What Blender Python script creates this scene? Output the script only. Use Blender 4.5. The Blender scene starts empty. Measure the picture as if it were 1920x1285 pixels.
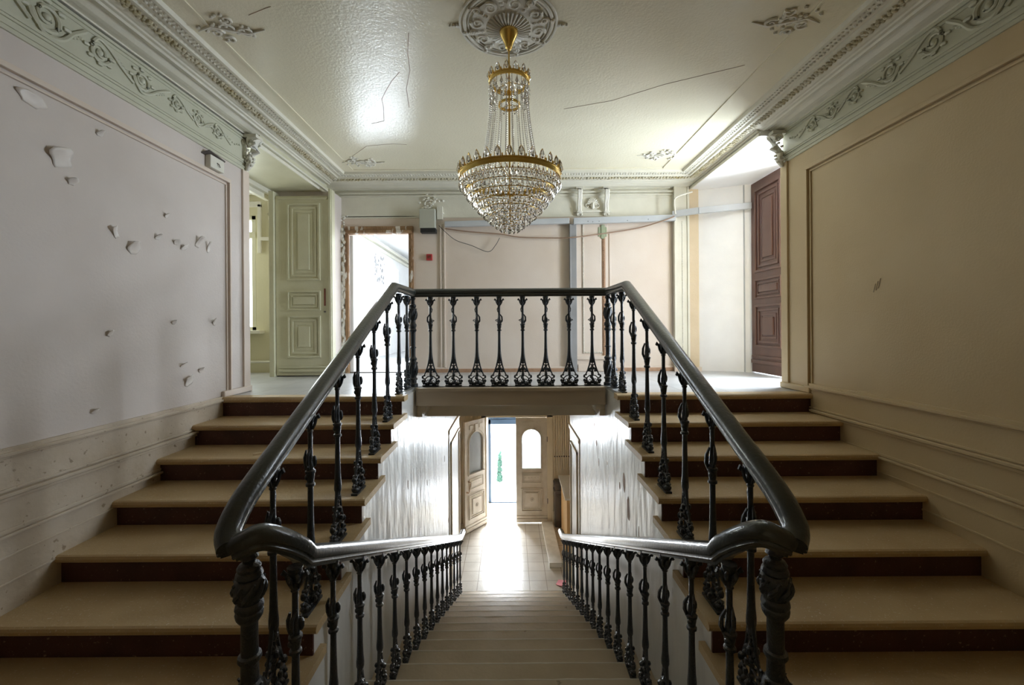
import bpy, math, random
from mathutils import Vector, Matrix
random.seed(7)
PI = math.pi
S = bpy.context.scene
COL = S.collection

# ------------------------------------------------------------------ camera
CZ = 0.63
cam_d = bpy.data.cameras.new('camera')
cam_d.sensor_width = 36.0
cam_d.lens = 15.0
cam_d.shift_x = 3.0 / 1920
cam_d.shift_y = -27.5 / 1920
cam_d.clip_start = 0.05
cam_d.clip_end = 200
cam = bpy.data.objects.new('camera', cam_d)
COL.objects.link(cam)
cam.matrix_world = Matrix.Translation((0, 0, CZ)) @ Matrix.Rotation(math.radians(90), 4, 'X') @ Matrix.Rotation(math.radians(-0.4), 4, 'Z')
S.camera = cam
S.view_settings.view_transform = 'Standard'
S.view_settings.look = 'None'
S.view_settings.gamma = 1.0
S.view_settings.use_curve_mapping = False
S.view_settings.exposure = 0.82
try:
    S.cycles.use_denoising = True
    S.cycles.max_bounces = 14
    S.cycles.diffuse_bounces = 8
    S.cycles.glossy_bounces = 6
    S.cycles.transmission_bounces = 8
    S.cycles.transparent_max_bounces = 8
    S.cycles.sample_clamp_indirect = 8
    S.cycles.caustics_refractive = False
    S.cycles.caustics_reflective = False
except Exception:
    pass

# ------------------------------------------------------------------ sky and daylight
W = bpy.data.worlds.new('sky')
S.world = W
W.use_nodes = True
bg = W.node_tree.nodes['Background']
bg.inputs[0].default_value = (0.86, 0.93, 1.0, 1)
bg.inputs[1].default_value = 3.0


def area(name, loc, target, sx, sy, power, color=(1, 1, 1), spread=180):
    l = bpy.data.lights.new(name, 'AREA')
    l.shape = 'RECTANGLE'
    l.size = sx
    l.size_y = sy
    l.energy = power
    l.color = color
    l.spread = math.radians(spread)
    o = bpy.data.objects.new(name, l)
    COL.objects.link(o)
    o.location = loc
    d = Vector(target) - Vector(loc)
    o.rotation_euler = d.to_track_quat('-Z', 'Y').to_euler()
    return o


SKYC = (0.80, 0.90, 1.0)
# daylight through the window of the right side room, just past the open door leaf
area('daylight_right_room', (3.95, 4.74, 1.35), (0.0, 3.9, 1.0), 1.1, 2.2, 165, SKYC)
# window of the left side room
area('daylight_left_room', (-4.35, 6.1, 1.45), (-1.5, 3.4, 0.9), 1.0, 1.6, 20, (0.95, 1.0, 0.90))
# windows of the corridor beyond the stripped doorway
area('daylight_corridor', (-2.6, 8.4, 1.5), (-0.6, 5.5, 0.9), 1.8, 1.9, 170, SKYC)
# open street door
area('daylight_street', (-0.2, 12.2, -1.6), (-0.15, 8.0, -3.6), 1.6, 2.0, 700, (0.88, 0.94, 1.0))

# ------------------------------------------------------------------ node material helper


def mat(name, c1, c2=None, rough=0.6, scale=3.0, bump=0.0, bscale=40.0, metal=0.0, spec=0.5, coat=0.0,
        speck=None, speck_amt=0.0, speck_scale=120.0, dust=None, dust_amt=0.0, stretch=(1, 1, 1), rvar=0.0, wave=0.0, wscale=2.0):
    m = bpy.data.materials.new(name)
    m.use_nodes = True
    nt = m.node_tree
    N, L = nt.nodes, nt.links
    b = N['Principled BSDF']
    geo = N.new('ShaderNodeNewGeometry')
    mp = N.new('ShaderNodeMapping')
    mp.inputs['Scale'].default_value = stretch
    L.new(geo.outputs['Position'], mp.inputs['Vector'])
    nz = N.new('ShaderNodeTexNoise')
    nz.inputs['Scale'].default_value = scale
    nz.inputs['Detail'].default_value = 6
    L.new(mp.outputs[0], nz.inputs['Vector'])
    rp = N.new('ShaderNodeValToRGB')
    rp.color_ramp.elements[0].position = 0.32
    rp.color_ramp.elements[1].position = 0.68
    rp.color_ramp.elements[0].color = (*c1, 1)
    rp.color_ramp.elements[1].color = (*(c2 or c1), 1)
    L.new(nz.outputs['Fac'], rp.inputs[0])
    out = rp.outputs[0]
    if speck:
        n2 = N.new('ShaderNodeTexNoise')
        n2.inputs['Scale'].default_value = speck_scale
        n2.inputs['Detail'].default_value = 3
        L.new(mp.outputs[0], n2.inputs['Vector'])
        r2 = N.new('ShaderNodeValToRGB')
        r2.color_ramp.elements[0].position = 1 - speck_amt
        r2.color_ramp.elements[1].position = min(1, 1 - speck_amt + 0.05)
        L.new(n2.outputs['Fac'], r2.inputs[0])
        mx = N.new('ShaderNodeMixRGB')
        mx.inputs[2].default_value = (*speck, 1)
        L.new(r2.outputs[0], mx.inputs[0])
        L.new(out, mx.inputs[1])
        out = mx.outputs[0]
    if dust:
        sx = N.new('ShaderNodeSeparateXYZ')
        L.new(geo.outputs['Normal'], sx.inputs[0])
        mr = N.new('ShaderNodeMapRange')
        mr.inputs[1].default_value = 0.1
        mr.inputs[2].default_value = 1.0
        mr.inputs[4].default_value = dust_amt
        L.new(sx.outputs[2], mr.inputs[0])
        mu = N.new('ShaderNodeMath')
        mu.operation = 'MULTIPLY'
        L.new(mr.outputs[0], mu.inputs[0])
        n3 = N.new('ShaderNodeTexNoise')
        n3.inputs['Scale'].default_value = 25
        L.new(geo.outputs['Position'], n3.inputs['Vector'])
        L.new(n3.outputs['Fac'], mu.inputs[1])
        mx = N.new('ShaderNodeMixRGB')
        mx.inputs[2].default_value = (*dust, 1)
        L.new(mu.outputs[0], mx.inputs[0])
        L.new(out, mx.inputs[1])
        out = mx.outputs[0]
    L.new(out, b.inputs['Base Color'])
    b.inputs['Roughness'].default_value = rough
    if rvar:
        mr = N.new('ShaderNodeMapRange')
        mr.inputs[3].default_value = rough - rvar
        mr.inputs[4].default_value = rough + rvar
        L.new(nz.outputs['Fac'], mr.inputs[0])
        L.new(mr.outputs[0], b.inputs['Roughness'])
    b.inputs['Metallic'].default_value = metal
    b.inputs['Specular IOR Level'].default_value = spec
    if coat:
        b.inputs['Coat Weight'].default_value = coat
        b.inputs['Coat Roughness'].default_value = 0.12
    if bump:
        n4 = N.new('ShaderNodeTexNoise')
        n4.inputs['Scale'].default_value = bscale
        n4.inputs['Detail'].default_value = 5
        L.new(mp.outputs[0], n4.inputs['Vector'])
        bp = N.new('ShaderNodeBump')
        bp.inputs['Strength'].default_value = bump
        bp.inputs['Distance'].default_value = 0.01
        h = n4.outputs['Fac']
        if wave:
            n5 = N.new('ShaderNodeTexNoise')
            n5.inputs['Scale'].default_value = wscale
            L.new(mp.outputs[0], n5.inputs['Vector'])
            ma = N.new('ShaderNodeMath')
            ma.operation = 'MULTIPLY_ADD'
            ma.inputs[1].default_value = wave
            L.new(n5.outputs['Fac'], ma.inputs[0])
            L.new(h, ma.inputs[2])
            h = ma.outputs[0]
        L.new(h, bp.inputs['Height'])
        L.new(bp.outputs[0], b.inputs['Normal'])
    return m


def tile_mat(name, c1, c2, mortar, size, rough, msize=0.012):
    m = mat(name, c1, c2, rough=rough, scale=2.5, bump=0.15, bscale=30)
    N, L = m.node_tree.nodes, m.node_tree.links
    b = N['Principled BSDF']
    src = b.inputs['Base Color'].links[0].from_socket
    geo = N.new('ShaderNodeNewGeometry')
    br = N.new('ShaderNodeTexBrick')
    br.offset = 0
    br.squash = 1
    br.inputs['Scale'].default_value = 1.0
    br.inputs['Brick Width'].default_value = size
    br.inputs['Row Height'].default_value = size
    br.inputs['Mortar Size'].default_value = msize * 0.5
    br.inputs['Mortar Smooth'].default_value = 0.3
    L.new(geo.outputs['Position'], br.inputs['Vector'])
    mx = N.new('ShaderNodeMixRGB')
    mx.inputs[2].default_value = (*mortar, 1)
    L.new(br.outputs['Fac'], mx.inputs[0])
    L.new(src, mx.inputs[1])
    L.new(mx.outputs[0], b.inputs['Base Color'])
    return m


M = {}
M['wall'] = mat('pink_cream_wall_paint', (0.64, 0.54, 0.45), (0.70, 0.61, 0.53), rough=0.5, scale=1.6, bump=0.12, bscale=60, wave=2.0, wscale=2.5)
M['wall_l'] = mat('cool_lit_wall_paint', (0.58, 0.52, 0.48), (0.65, 0.59, 0.55), rough=0.45, scale=1.6, bump=0.15, bscale=60, wave=2.5, wscale=2.5)  # grey cast of the cool daylight put into the wall colour
M['wall_r'] = mat('warm_shaded_wall_paint', (0.53, 0.41, 0.24), (0.59, 0.47, 0.29), rough=0.55, scale=1.4, bump=0.12, bscale=70, wave=1.5, wscale=2.5)  # shade and warm bounce light put into the wall colour
M['dado'] = mat('worn_dado_paint', (0.47, 0.39, 0.29), (0.58, 0.50, 0.40), rough=0.45, scale=4.0, bump=0.3, bscale=30, speck=(0.30, 0.23, 0.16), speck_amt=0.34, speck_scale=26)
M['frieze'] = mat('pale_green_frieze_paint', (0.50, 0.50, 0.39), (0.56, 0.56, 0.45), rough=0.45, scale=3.0, bump=0.15, bscale=50)
M['plaster'] = mat('cream_plaster_mouldings', (0.66, 0.64, 0.54), (0.72, 0.70, 0.60), rough=0.4, scale=5.0, bump=0.15, bscale=50)
M['plaster_w'] = mat('off_white_ornament_plaster', (0.66, 0.64, 0.56), (0.72, 0.70, 0.62), rough=0.4, scale=8.0, bump=0.2, bscale=60)
M['stain'] = mat('yellowed_ornament_plaster', (0.42, 0.36, 0.20), (0.64, 0.61, 0.50), rough=0.45, scale=7.0, bump=0.2, bscale=60)
M['ceil'] = mat('glossy_cream_ceiling_paint', (0.74, 0.70, 0.54), (0.78, 0.74, 0.58), rough=0.24, scale=1.2, bump=0.25, bscale=55, spec=0.55, wave=4.0, wscale=1.3)
M['gloss_white'] = mat('glossy_white_stairwell_paint', (0.62, 0.62, 0.60), (0.74, 0.73, 0.70), rough=0.28, scale=2.0, bump=0.5, bscale=14, stretch=(1, 1, .35), speck=(0.25, 0.18, 0.13), speck_amt=0.30, speck_scale=7, wave=3.0, wscale=4.0)
M['door_cream'] = mat('cream_green_door_paint', (0.58, 0.56, 0.40), (0.64, 0.62, 0.46), rough=0.4, scale=4.0, bump=0.15, bscale=40)
M['room_green'] = mat('yellow_green_wall_paint', (0.58, 0.55, 0.36), (0.62, 0.58, 0.40), rough=0.5, scale=2.0, bump=0.1)
M['door_brown'] = mat('red_brown_door_paint', (0.115, 0.058, 0.045), (0.15, 0.078, 0.060), rough=0.38, scale=6.0, bump=0.1, bscale=60, stretch=(1, 1, .2))
M['tread'] = mat('worn_tan_stone_treads', (0.44, 0.31, 0.16), (0.55, 0.41, 0.23), rough=0.5, scale=2.2, bump=0.2, bscale=40, speck=(0.62, 0.54, 0.40), speck_amt=0.36, speck_scale=90)
M['riser'] = mat('dark_oxblood_riser_paint', (0.055, 0.020, 0.015), (0.095, 0.034, 0.026), rough=0.55, scale=5.0, bump=0.3, bscale=60, speck=(0.25, 0.17, 0.12), speck_amt=0.34, speck_scale=60)
M['lower_tread'] = mat('pale_stone_lower_treads', (0.50, 0.41, 0.29), (0.60, 0.50, 0.37), rough=0.3, scale=3.0, bump=0.25, bscale=35, speck=(0.25, 0.19, 0.12), speck_amt=0.30, speck_scale=9)
M['landing'] = tile_mat('grey_landing_paving', (0.40, 0.41, 0.42), (0.50, 0.50, 0.50), (0.26, 0.25, 0.24), 0.42, 0.3, 0.01)
M['hall_tile'] = tile_mat('pale_square_floor_tiles', (0.52, 0.48, 0.42), (0.64, 0.60, 0.53), (0.30, 0.26, 0.21), 0.31, 0.22, 0.012)
M['beam'] = mat('tan_beam_paint', (0.50, 0.41, 0.30), (0.58, 0.48, 0.36), rough=0.4, scale=4.0, bump=0.15, bscale=30, stretch=(.3, 1, 1))
M['iron'] = mat('blue_black_cast_iron', (0.010, 0.016, 0.024), (0.020, 0.028, 0.036), rough=0.34, scale=9.0, bump=0.5, bscale=90, spec=0.6, dust=(0.16, 0.13, 0.10), dust_amt=0.85, rvar=0.08)
M['rail'] = mat('dark_varnished_handrail', (0.012, 0.016, 0.017), (0.030, 0.036, 0.032), rough=0.28, scale=5.0, bump=0.25, bscale=60, spec=0.6, coat=0.5, dust=(0.09, 0.08, 0.055), dust_amt=0.28)
M['brass'] = mat('polished_gold_brass', (0.75, 0.50, 0.13), (0.85, 0.60, 0.20), rough=0.2, metal=1.0, scale=6.0)
M['trunk'] = mat('grey_blue_cable_trunking', (0.44, 0.46, 0.48), (0.51, 0.53, 0.55), rough=0.35, scale=3.0)
M['trunk_d'] = mat('grey_vertical_trunking', (0.25, 0.25, 0.25), (0.31, 0.31, 0.31), rough=0.4, scale=3.0)
M['cable_b'] = mat('brown_cable_sheath', (0.28, 0.18, 0.12), (0.34, 0.22, 0.15), rough=0.5)
M['cable_k'] = mat('black_cable_sheath', (0.02, 0.02, 0.02), rough=0.4)
M['rough_wood'] = mat('exposed_splintered_wood', (0.36, 0.22, 0.11), (0.20, 0.11, 0.055), rough=0.8, scale=9.0, bump=1.0, bscale=40, stretch=(1, 1, .3), speck=(0.6, 0.55, 0.48), speck_amt=0.42, speck_scale=14)
M['orange_wall_and_shade'] = mat('ochre_paint_and_shade', (0.60, 0.48, 0.31), (0.66, 0.54, 0.37), rough=0.5, scale=4.0, bump=0.2)  # also colours the painted shadow strip at the right pilaster
M['boxgrey'] = mat('grey_green_box_plastic', (0.42, 0.43, 0.36), (0.46, 0.46, 0.40), rough=0.5)
M['black'] = mat('matt_black_plastic', (0.012, 0.013, 0.015), rough=0.5)
M['red'] = mat('red_alarm_plastic', (0.45, 0.05, 0.05), rough=0.4)
M['darkred'] = mat('dark_rust_metal', (0.22, 0.06, 0.04), rough=0.5)
M['white_room'] = mat('chalky_white_room_paint', (0.80, 0.80, 0.80), (0.86, 0.86, 0.86), rough=0.6, scale=3.0, bump=0.1)
M['hall_cream'] = mat('cream_hall_paint', (0.70, 0.60, 0.44), (0.76, 0.66, 0.50), rough=0.45, scale=3.0, bump=0.1)
M['hall_door'] = mat('worn_cream_entrance_door_paint', (0.58, 0.51, 0.42), (0.68, 0.62, 0.53), rough=0.4, scale=6.0, bump=0.2, bscale=40)
M['blue_frame'] = mat('blue_grey_street_door_paint', (0.018, 0.045, 0.085), (0.03, 0.06, 0.11), rough=0.45)
M['desk_wood'] = mat('orange_laminate', (0.62, 0.38, 0.16), (0.68, 0.44, 0.20), rough=0.35, scale=5, stretch=(1, 1, .2))
M['desk_top'] = mat('white_laminate', (0.80, 0.79, 0.77), rough=0.3)
M['dark_cab'] = mat('dark_stove_enamel', (0.10, 0.085, 0.075), (0.14, 0.12, 0.11), rough=0.35)
M['board'] = mat('grey_white_painted_board', (0.68, 0.67, 0.62), (0.80, 0.79, 0.74), rough=0.5, scale=8)
M['pink'] = mat('pink_paper', (0.85, 0.30, 0.34), rough=0.7)
M['green'] = mat('dark_green_leaves', (0.006, 0.04, 0.025), (0.012, 0.06, 0.035), rough=0.6, scale=20)
M['teal'] = mat('faded_green_cloth', (0.28, 0.32, 0.20), (0.34, 0.38, 0.26), rough=0.8, scale=20)
M['bead_brown'] = mat('bare_brown_wood_bead', (0.34, 0.20, 0.12), (0.42, 0.26, 0.16), rough=0.6, scale=20)
M['flake'] = mat('curling_paint_flake', (0.66, 0.60, 0.55), (0.74, 0.70, 0.66), rough=0.35, scale=9)
M['outdoor'] = mat('pale_street_paving', (0.60, 0.60, 0.60), (0.66, 0.66, 0.66), rough=0.8)
M['nose_gleam'] = mat('pale_nose_gleam', (0.78, 0.74, 0.66), (0.84, 0.80, 0.74), rough=0.25)  # painted highlight for the lower tread noses
M['chip'] = mat('bare_wood_chip', (0.62, 0.48, 0.30), rough=0.7)


def glass_mat(name, color, rough, trans=1.0, ior=1.5):
    m = bpy.data.materials.new(name)
    m.use_nodes = True
    b = m.node_tree.nodes['Principled BSDF']
    b.inputs['Base Color'].default_value = (*color, 1)
    b.inputs['Roughness'].default_value = rough
    b.inputs['Transmission Weight'].default_value = trans
    b.inputs['IOR'].default_value = ior
    return m


M['crystal'] = glass_mat('cut_crystal', (1.0, 0.98, 0.95), 0.02, 0.9, 1.55)
M['amber'] = glass_mat('gold_backed_crystal', (1.0, 0.84, 0.52), 0.05, 0.8, 1.55)
M['frosted'] = glass_mat('frosted_door_glass', (0.62, 0.66, 0.66), 0.45, 0.75)
M['pane'] = glass_mat('clear_window_glass', (0.95, 1.0, 0.98), 0.0, 1.0, 1.01)

# ------------------------------------------------------------------ mesh builder


class MB:
    def __init__(s):
        s.v, s.f = [], []

    def add(s, vs, fs):
        o = len(s.v)
        s.v += [tuple(p) for p in vs]
        s.f += [tuple(i + o for i in f) for f in fs]
        return s

    def box(s, x0, x1, y0, y1, z0, z1):
        if x0 > x1: x0, x1 = x1, x0
        if y0 > y1: y0, y1 = y1, y0
        if z0 > z1: z0, z1 = z1, z0
        return s.add([(x0, y0, z0), (x1, y0, z0), (x1, y1, z0), (x0, y1, z0), (x0, y0, z1), (x1, y0, z1), (x1, y1, z1), (x0, y1, z1)],
                     [(0, 3, 2, 1), (4, 5, 6, 7), (0, 1, 5, 4), (1, 2, 6, 5), (2, 3, 7, 6), (3, 0, 4, 7)])

    def prism(s, pts, lo, hi, axis='x'):
        n = len(pts)
        def P(a, b, c):
            return (c, a, b) if axis == 'x' else ((a, c, b) if axis == 'y' else (a, b, c))
        vs = [P(a, b, lo) for a, b in pts] + [P(a, b, hi) for a, b in pts]
        fs = [tuple(range(n)), tuple(reversed(range(n, 2 * n)))]
        for i in range(n):
            j = (i + 1) % n
            fs.append((i, i + n, j + n, j))
        return s.add(vs, fs)

    def lathe(s, prof, c=(0, 0, 0), seg=12, cap=True, flute=0.0, nfl=0):
        vs, fs = [], []
        for z, r in prof:
            for k in range(seg):
                a = 2 * PI * k / seg
                rr = r * (1 + (flute * math.cos(a * nfl) if nfl else 0))
                vs.append((c[0] + rr * math.cos(a), c[1] + rr * math.sin(a), c[2] + z))
        n = len(prof)
        for i in range(n - 1):
            for k in range(seg):
                k2 = (k + 1) % seg
                fs.append((i * seg + k, i * seg + k2, (i + 1) * seg + k2, (i + 1) * seg + k))
        if cap:
            fs.append(tuple(reversed(range(seg))))
            fs.append(tuple(range((n - 1) * seg, n * seg)))
        return s.add(vs, fs)

    def tube(s, pts, r, seg=6, flat=1.0, up=None):
        pts = [Vector(p) for p in pts]
        n = len(pts)
        rs = r if isinstance(r, (list, tuple)) else [r] * n
        vs, fs = [], []
        for i, p in enumerate(pts):
            t = (pts[min(i + 1, n - 1)] - pts[max(i - 1, 0)])
            t = t.normalized() if t.length > 1e-9 else Vector((0, 0, 1))
            u = Vector(up) if up else (Vector((0, 0, 1)) if abs(t.z) < 0.9 else Vector((0, 1, 0)))
            a = t.cross(u)
            if a.length < 1e-6:
                a = t.cross(Vector((1, 0, 0)))
            a.normalize()
            b = a.cross(t)
            for k in range(seg):
                an = 2 * PI * k / seg
                vs.append(p + a * math.cos(an) * rs[i] + b * math.sin(an) * rs[i] * flat)
        for i in range(n - 1):
            for k in range(seg):
                k2 = (k + 1) % seg
                fs.append((i * seg + k, i * seg + k2, (i + 1) * seg + k2, (i + 1) * seg + k))
        fs.append(tuple(reversed(range(seg))))
        fs.append(tuple(range((n - 1) * seg, n * seg)))
        return s.add(vs, fs)

    def blob(s, c, r, seg=8, rings=5):
        rx, ry, rz = r if isinstance(r, (tuple, list)) else (r, r, r)
        vs = [(c[0], c[1], c[2] - rz)]
        for i in range(1, rings):
            ph = -PI / 2 + PI * i / rings
            for k in range(seg):
                a = 2 * PI * k / seg
                vs.append((c[0] + rx * math.cos(ph) * math.cos(a), c[1] + ry * math.cos(ph) * math.sin(a), c[2] + rz * math.sin(ph)))
        vs.append((c[0], c[1], c[2] + rz))
        fs = []
        for k in range(seg):
            fs.append((0, 1 + (k + 1) % seg, 1 + k))
        for i in range(rings - 2):
            for k in range(seg):
                k2 = (k + 1) % seg
                fs.append((1 + i * seg + k, 1 + i * seg + k2, 1 + (i + 1) * seg + k2, 1 + (i + 1) * seg + k))
        t = len(vs) - 1
        for k in range(seg):
            fs.append((1 + (rings - 2) * seg + k, 1 + (rings - 2) * seg + (k + 1) % seg, t))
        return s.add(vs, fs)

    def sweep(s, prof, pts, ups=None, close=False):
        """prof: (lateral, up) pairs; pts: path"""
        pts = [Vector(p) for p in pts]
        n, m = len(pts), len(prof)
        vs, fs = [], []
        for i, p in enumerate(pts):
            d0 = (pts[i] - pts[i - 1]).normalized() if (i > 0) else (pts[1] - pts[0]).normalized()
            d1 = (pts[i + 1] - pts[i]).normalized() if i < n - 1 else d0
            t = (d0 + d1).normalized()
            lat = t.cross(Vector((0, 0, 1))).normalized()
            up = lat.cross(t).normalized()
            h0 = Vector((d0.x, d0.y, 0)); h1 = Vector((d1.x, d1.y, 0))
            k = 1.0
            if h0.length > 1e-5 and h1.length > 1e-5:
                c = max(-1, min(1, h0.normalized().dot(h1.normalized())))
                k = 1 / max(0.6, math.cos(math.acos(c) / 2))
            for a, b in prof:
                vs.append(p + lat * a * k + up * b)
        for i in range(n - 1):
            for j in range(m):
                j2 = (j + 1) % m
                fs.append((i * m + j, (i + 1) * m + j, (i + 1) * m + j2, i * m + j2))
        fs.append(tuple(range(m)))
        fs.append(tuple(reversed(range((n - 1) * m, n * m))))
        return s.add(vs, fs)

    def spiral(s, c, r, turns, plane='xz', dirn=1, start=0.0, rad=0.006, off=0.0, n=None, flat=1.0):
        n = n or int(14 * turns)
        pts, rs = [], []
        for i in range(n + 1):
            t = i / n
            a = start + dirn * 2 * PI * turns * t
            rr = r * (1 - t) ** 0.8 + 0.1 * r * t
            q = (rr * math.cos(a), rr * math.sin(a))
            if plane == 'xz': pts.append((c[0] + q[0], c[1] + off, c[2] + q[1]))
            elif plane == 'yz': pts.append((c[0] + off, c[1] + q[0], c[2] + q[1]))
            else: pts.append((c[0] + q[0], c[1] + q[1], c[2] + off))
            rs.append(rad * (1 - 0.5 * t))
        return s.tube(pts, rs, 6)

    def build(s, name, m, parent=None, smooth=False, bevel=0.0, loc=None):
        me = bpy.data.meshes.new(name)
        me.from_pydata(s.v, [], s.f)
        me.validate()
        me.update()
        if smooth:
            me.polygons.foreach_set('use_smooth', [True] * len(me.polygons))
            try:
                me.set_sharp_from_angle(angle=math.radians(40))
            except Exception:
                pass
        me.materials.append(M[m] if isinstance(m, str) else m)
        o = bpy.data.objects.new(name, me)
        COL.objects.link(o)
        if parent is not None:
            o.parent = parent
        if loc:
            o.location = loc
        if bevel:
            b = o.modifiers.new('bevel', 'BEVEL')
            b.width = bevel
            b.segments = 2
            b.limit_method = 'ANGLE'
        return o


def fix_normals(o):
    import bmesh
    bm = bmesh.new()
    bm.from_mesh(o.data)
    bmesh.ops.recalc_face_normals(bm, faces=bm.faces)
    bm.to_mesh(o.data)
    bm.free()


def struct(o):
    o['kind'] = 'structure'
    return o


def tag(o, label, cat, group=None):
    o['label'] = label
    o['category'] = cat
    if group:
        o['group'] = group
    return o


def thing(name, label, cat, loc=(0, 0, 0), rz=0, group=None):
    o = bpy.data.objects.new(name, None)
    o.empty_display_size = 0.1
    COL.objects.link(o)
    o.location = loc
    o.rotation_euler = (0, 0, rz)
    return tag(o, label, cat, group)


def place(src, parent, loc=None, rz=None, scale=None):
    """copy of one part (with its sub-parts) under parent"""
    c = src.copy()
    COL.objects.link(c)
    c.parent = parent
    if loc is not None: c.location = loc
    if rz is not None: c.rotation_euler = (0, 0, rz)
    if scale is not None: c.scale = scale
    for ch in src.children:
        d = ch.copy()
        COL.objects.link(d)
        d.parent = c
    return c


# ------------------------------------------------------------------ main dimensions
XL, XR = -2.69, 2.80        # stair side walls
YO = 4.38                   # side walls end here, openings begin
YB = 6.10                   # back wall face
ZC = 2.68                   # ceiling
G, R = 0.36, 0.1725         # going, rise
N0 = 3.94                   # nose of the upper landing
ZM = -7 * R                 # mid landing
ZH = -3.9675                # hall floor
XV = 1.02                   # stairwell wall faces
OXL, OXR = -3.22, 3.30      # outer planes of the openings

# ------------------------------------------------------------------ shell
w = MB()
w.box(XL - 0.55, XL, -1.6, YO, ZM - 0.3, ZC + 0.1)
w.box(XL - 0.55, -2.40, 5.80, YB + 0.2, 0.0, 2.50)
struct(w.build('wall_left', 'wall_l'))
w = MB()
w.box(XR, XR + 0.5, -1.6, YO - 0.02, ZM - 0.3, ZC + 0.1)
struct(w.build('wall_right', 'wall_r'))
struct(MB().box(2.57, XR + 0.63, YO - 0.02, YB + 0.2, 2.575, ZC + 0.1).build('wall_header_right', 'white_room'))
w = MB()   # back wall with the stripped doorway
struct(MB().box(XL - 0.55, -2.56, YO, YB + 0.2, 2.50, ZC + 0.1).build('wall_header_left', 'door_cream'))
DX0, DX1, DZ = -2.32, -1.40, 2.02
w.box(-2.40, DX0, YB, YB + 0.2, 0, ZC + 0.1)
w.box(DX1, 2.70, YB, YB + 0.2, 0, ZC + 0.1)
w.box(DX0, DX1, YB, YB + 0.2, DZ, ZC + 0.1)
o = struct(w.build('wall_back', 'wall'))
w = MB()
w.prism([(2.66, YB), (3.30, 5.84), (3.30, 6.3), (2.66, 6.3)], 0, 2.60, 'z')
struct(w.build('wall_alcove', 'white_room'))
w = MB()
w.box(XL - 0.5, XR + 0.5, -1.75, -1.6, ZM - 0.3, ZC + 0.1)
struct(w.build('wall_rear', 'wall_r'))
struct(MB().box(XL - 0.5, XR + 0.5, -1.7, YB + 0.2, ZC, ZC + 0.12).build('ceiling', 'ceil'))

# upper landing floor (with the well cut out)
w = MB()
w.box(XL - 3.6, -XV - .01, N0 + 0.075, YB + 0.2, -0.2, 0)
w.box(XV + .01, XR + 0.6, N0 + 0.075, YB + 0.2, -0.2, 0)
w.box(-XV - .01, XV + .01, 4.56, YB + 0.2, -0.2, 0)
struct(w.build('floor', 'landing'))
w = MB()
w.box(XL, XR, -1.6, 1.72, ZM - 0.25, ZM)
w.box(XL, -1.019, 1.72, 1.83, ZM - 0.25, ZM)
w.box(1.019, XR, 1.72, 1.83, ZM - 0.25, ZM)
struct(w.build('floor_mid_landing', 'tread'))
# stairwell walls below the flights
for sgn, nm in ((-1, 'wall_stairwell_left'), (1, 'wall_stairwell_right')):
    w = MB()
    a, b = sgn * XV, sgn * (XV + 0.16)
    yend = 8.4 if sgn < 0 else 7.4
    w.box(a, b, 1.73, N0 - 6 * G + 0.050, -4.3, ZM - 0.04)
    for n in range(1, 7):
        w.box(a, b, N0 - n * G + 0.050, N0 - (n - 1) * G + 0.050, -4.3, -R * n - 0.044)
    w.box(a, b, N0 + 0.050, 4.56, -4.3, -0.03)
    w.box(a, b, 4.56, yend, -4.3, -0.2)
    struct(w.build(nm, 'gloss_white'))
    # pilaster panel at the foot of the stairwell wall
    t = MB()
    x0 = sgn * (XV - 0.0)
    x1 = sgn * (XV - 0.022)
    ys = 6.95 if sgn < 0 else 6.35
    t.box(x0, x1, ys, yend, -1.10, -1.04)
    t.box(x0, sgn * (XV - 0.012), ys, ys + 0.05, ZH, -1.10)
    t.box(x0, x1, ys + 0.22, ys + 0.25, ZH, -1.30)
    t.box(x0, x1, yend - 0.15, yend - 0.12, ZH, -1.30)
    t.box(x0, x1, ys + 0.22, yend - 0.12, -1.33, -1.30)
    struct(t.build('trim_1' if sgn < 0 else 'trim_2', 'hall_cream'))
# landing edge beam and deeper ceiling band under the landing
w = MB()
w.box(-XV + 0.02, XV - 0.02, 4.50, 4.62, -0.19, 0.0)
w.box(-XV + 0.04, XV - 0.04, 4.47, 4.52, -0.035, 0.002)
struct(w.build('trim_3', 'beam', bevel=0.006))
w = MB()
w.box(-XV, XV, 5.2, 5.5, -0.44, -0.20)
w.prism([(5.19, -.44), (5.199, -.44), (5.199, -.22), (5.10, -.22), (5.12, -.26), (5.165, -.36)], -XV, XV, 'x')
for sgn in (-1, 1):
    w.box(sgn * XV, sgn * (XV - 0.10), 4.62, 5.2, -0.26, -0.20)
    w.box(sgn * XV, sgn * (XV - 0.06), 4.62, 5.2, -0.33, -0.26)
struct(w.build('trim_4', 'hall_cream', bevel=0.008))

# ------------------------------------------------------------------ entrance hall below
struct(MB().box(-2.4, 2.4, 7.0, 11.4, ZH - 0.2, ZH).build('floor_hall', 'hall_tile'))
struct(MB().box(-2.4, 2.4, 5.5, 11.4, -0.45, -0.30).build('ceiling_hall', 'hall_cream'))
HB = 10.05
w = MB()
w.box(-2.3, -0.68, HB, HB + 0.15, ZH, -0.4)
w.box(0.92, 2.4, HB, HB + 0.15, ZH, -0.4)
w.box(-0.68, 0.92, HB, HB + 0.15, -1.40, -0.4)
struct(w.build('wall_hall_back', 'hall_cream'))
w = MB()
w.box(-2.4, -2.3, 8.0, 11.4, ZH, -0.3)
w.box(-2.4, -XV - 0.1, 8.25, 8.4, ZH, -0.3)
struct(w.build('wall_hall_left', 'hall_cream'))
w = MB()
w.box(2.3, 2.4, 7.0, 11.4, ZH, -0.3)
w.box(XV + 0.1, 2.4, 7.25, 7.4, ZH, -0.3)
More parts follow.
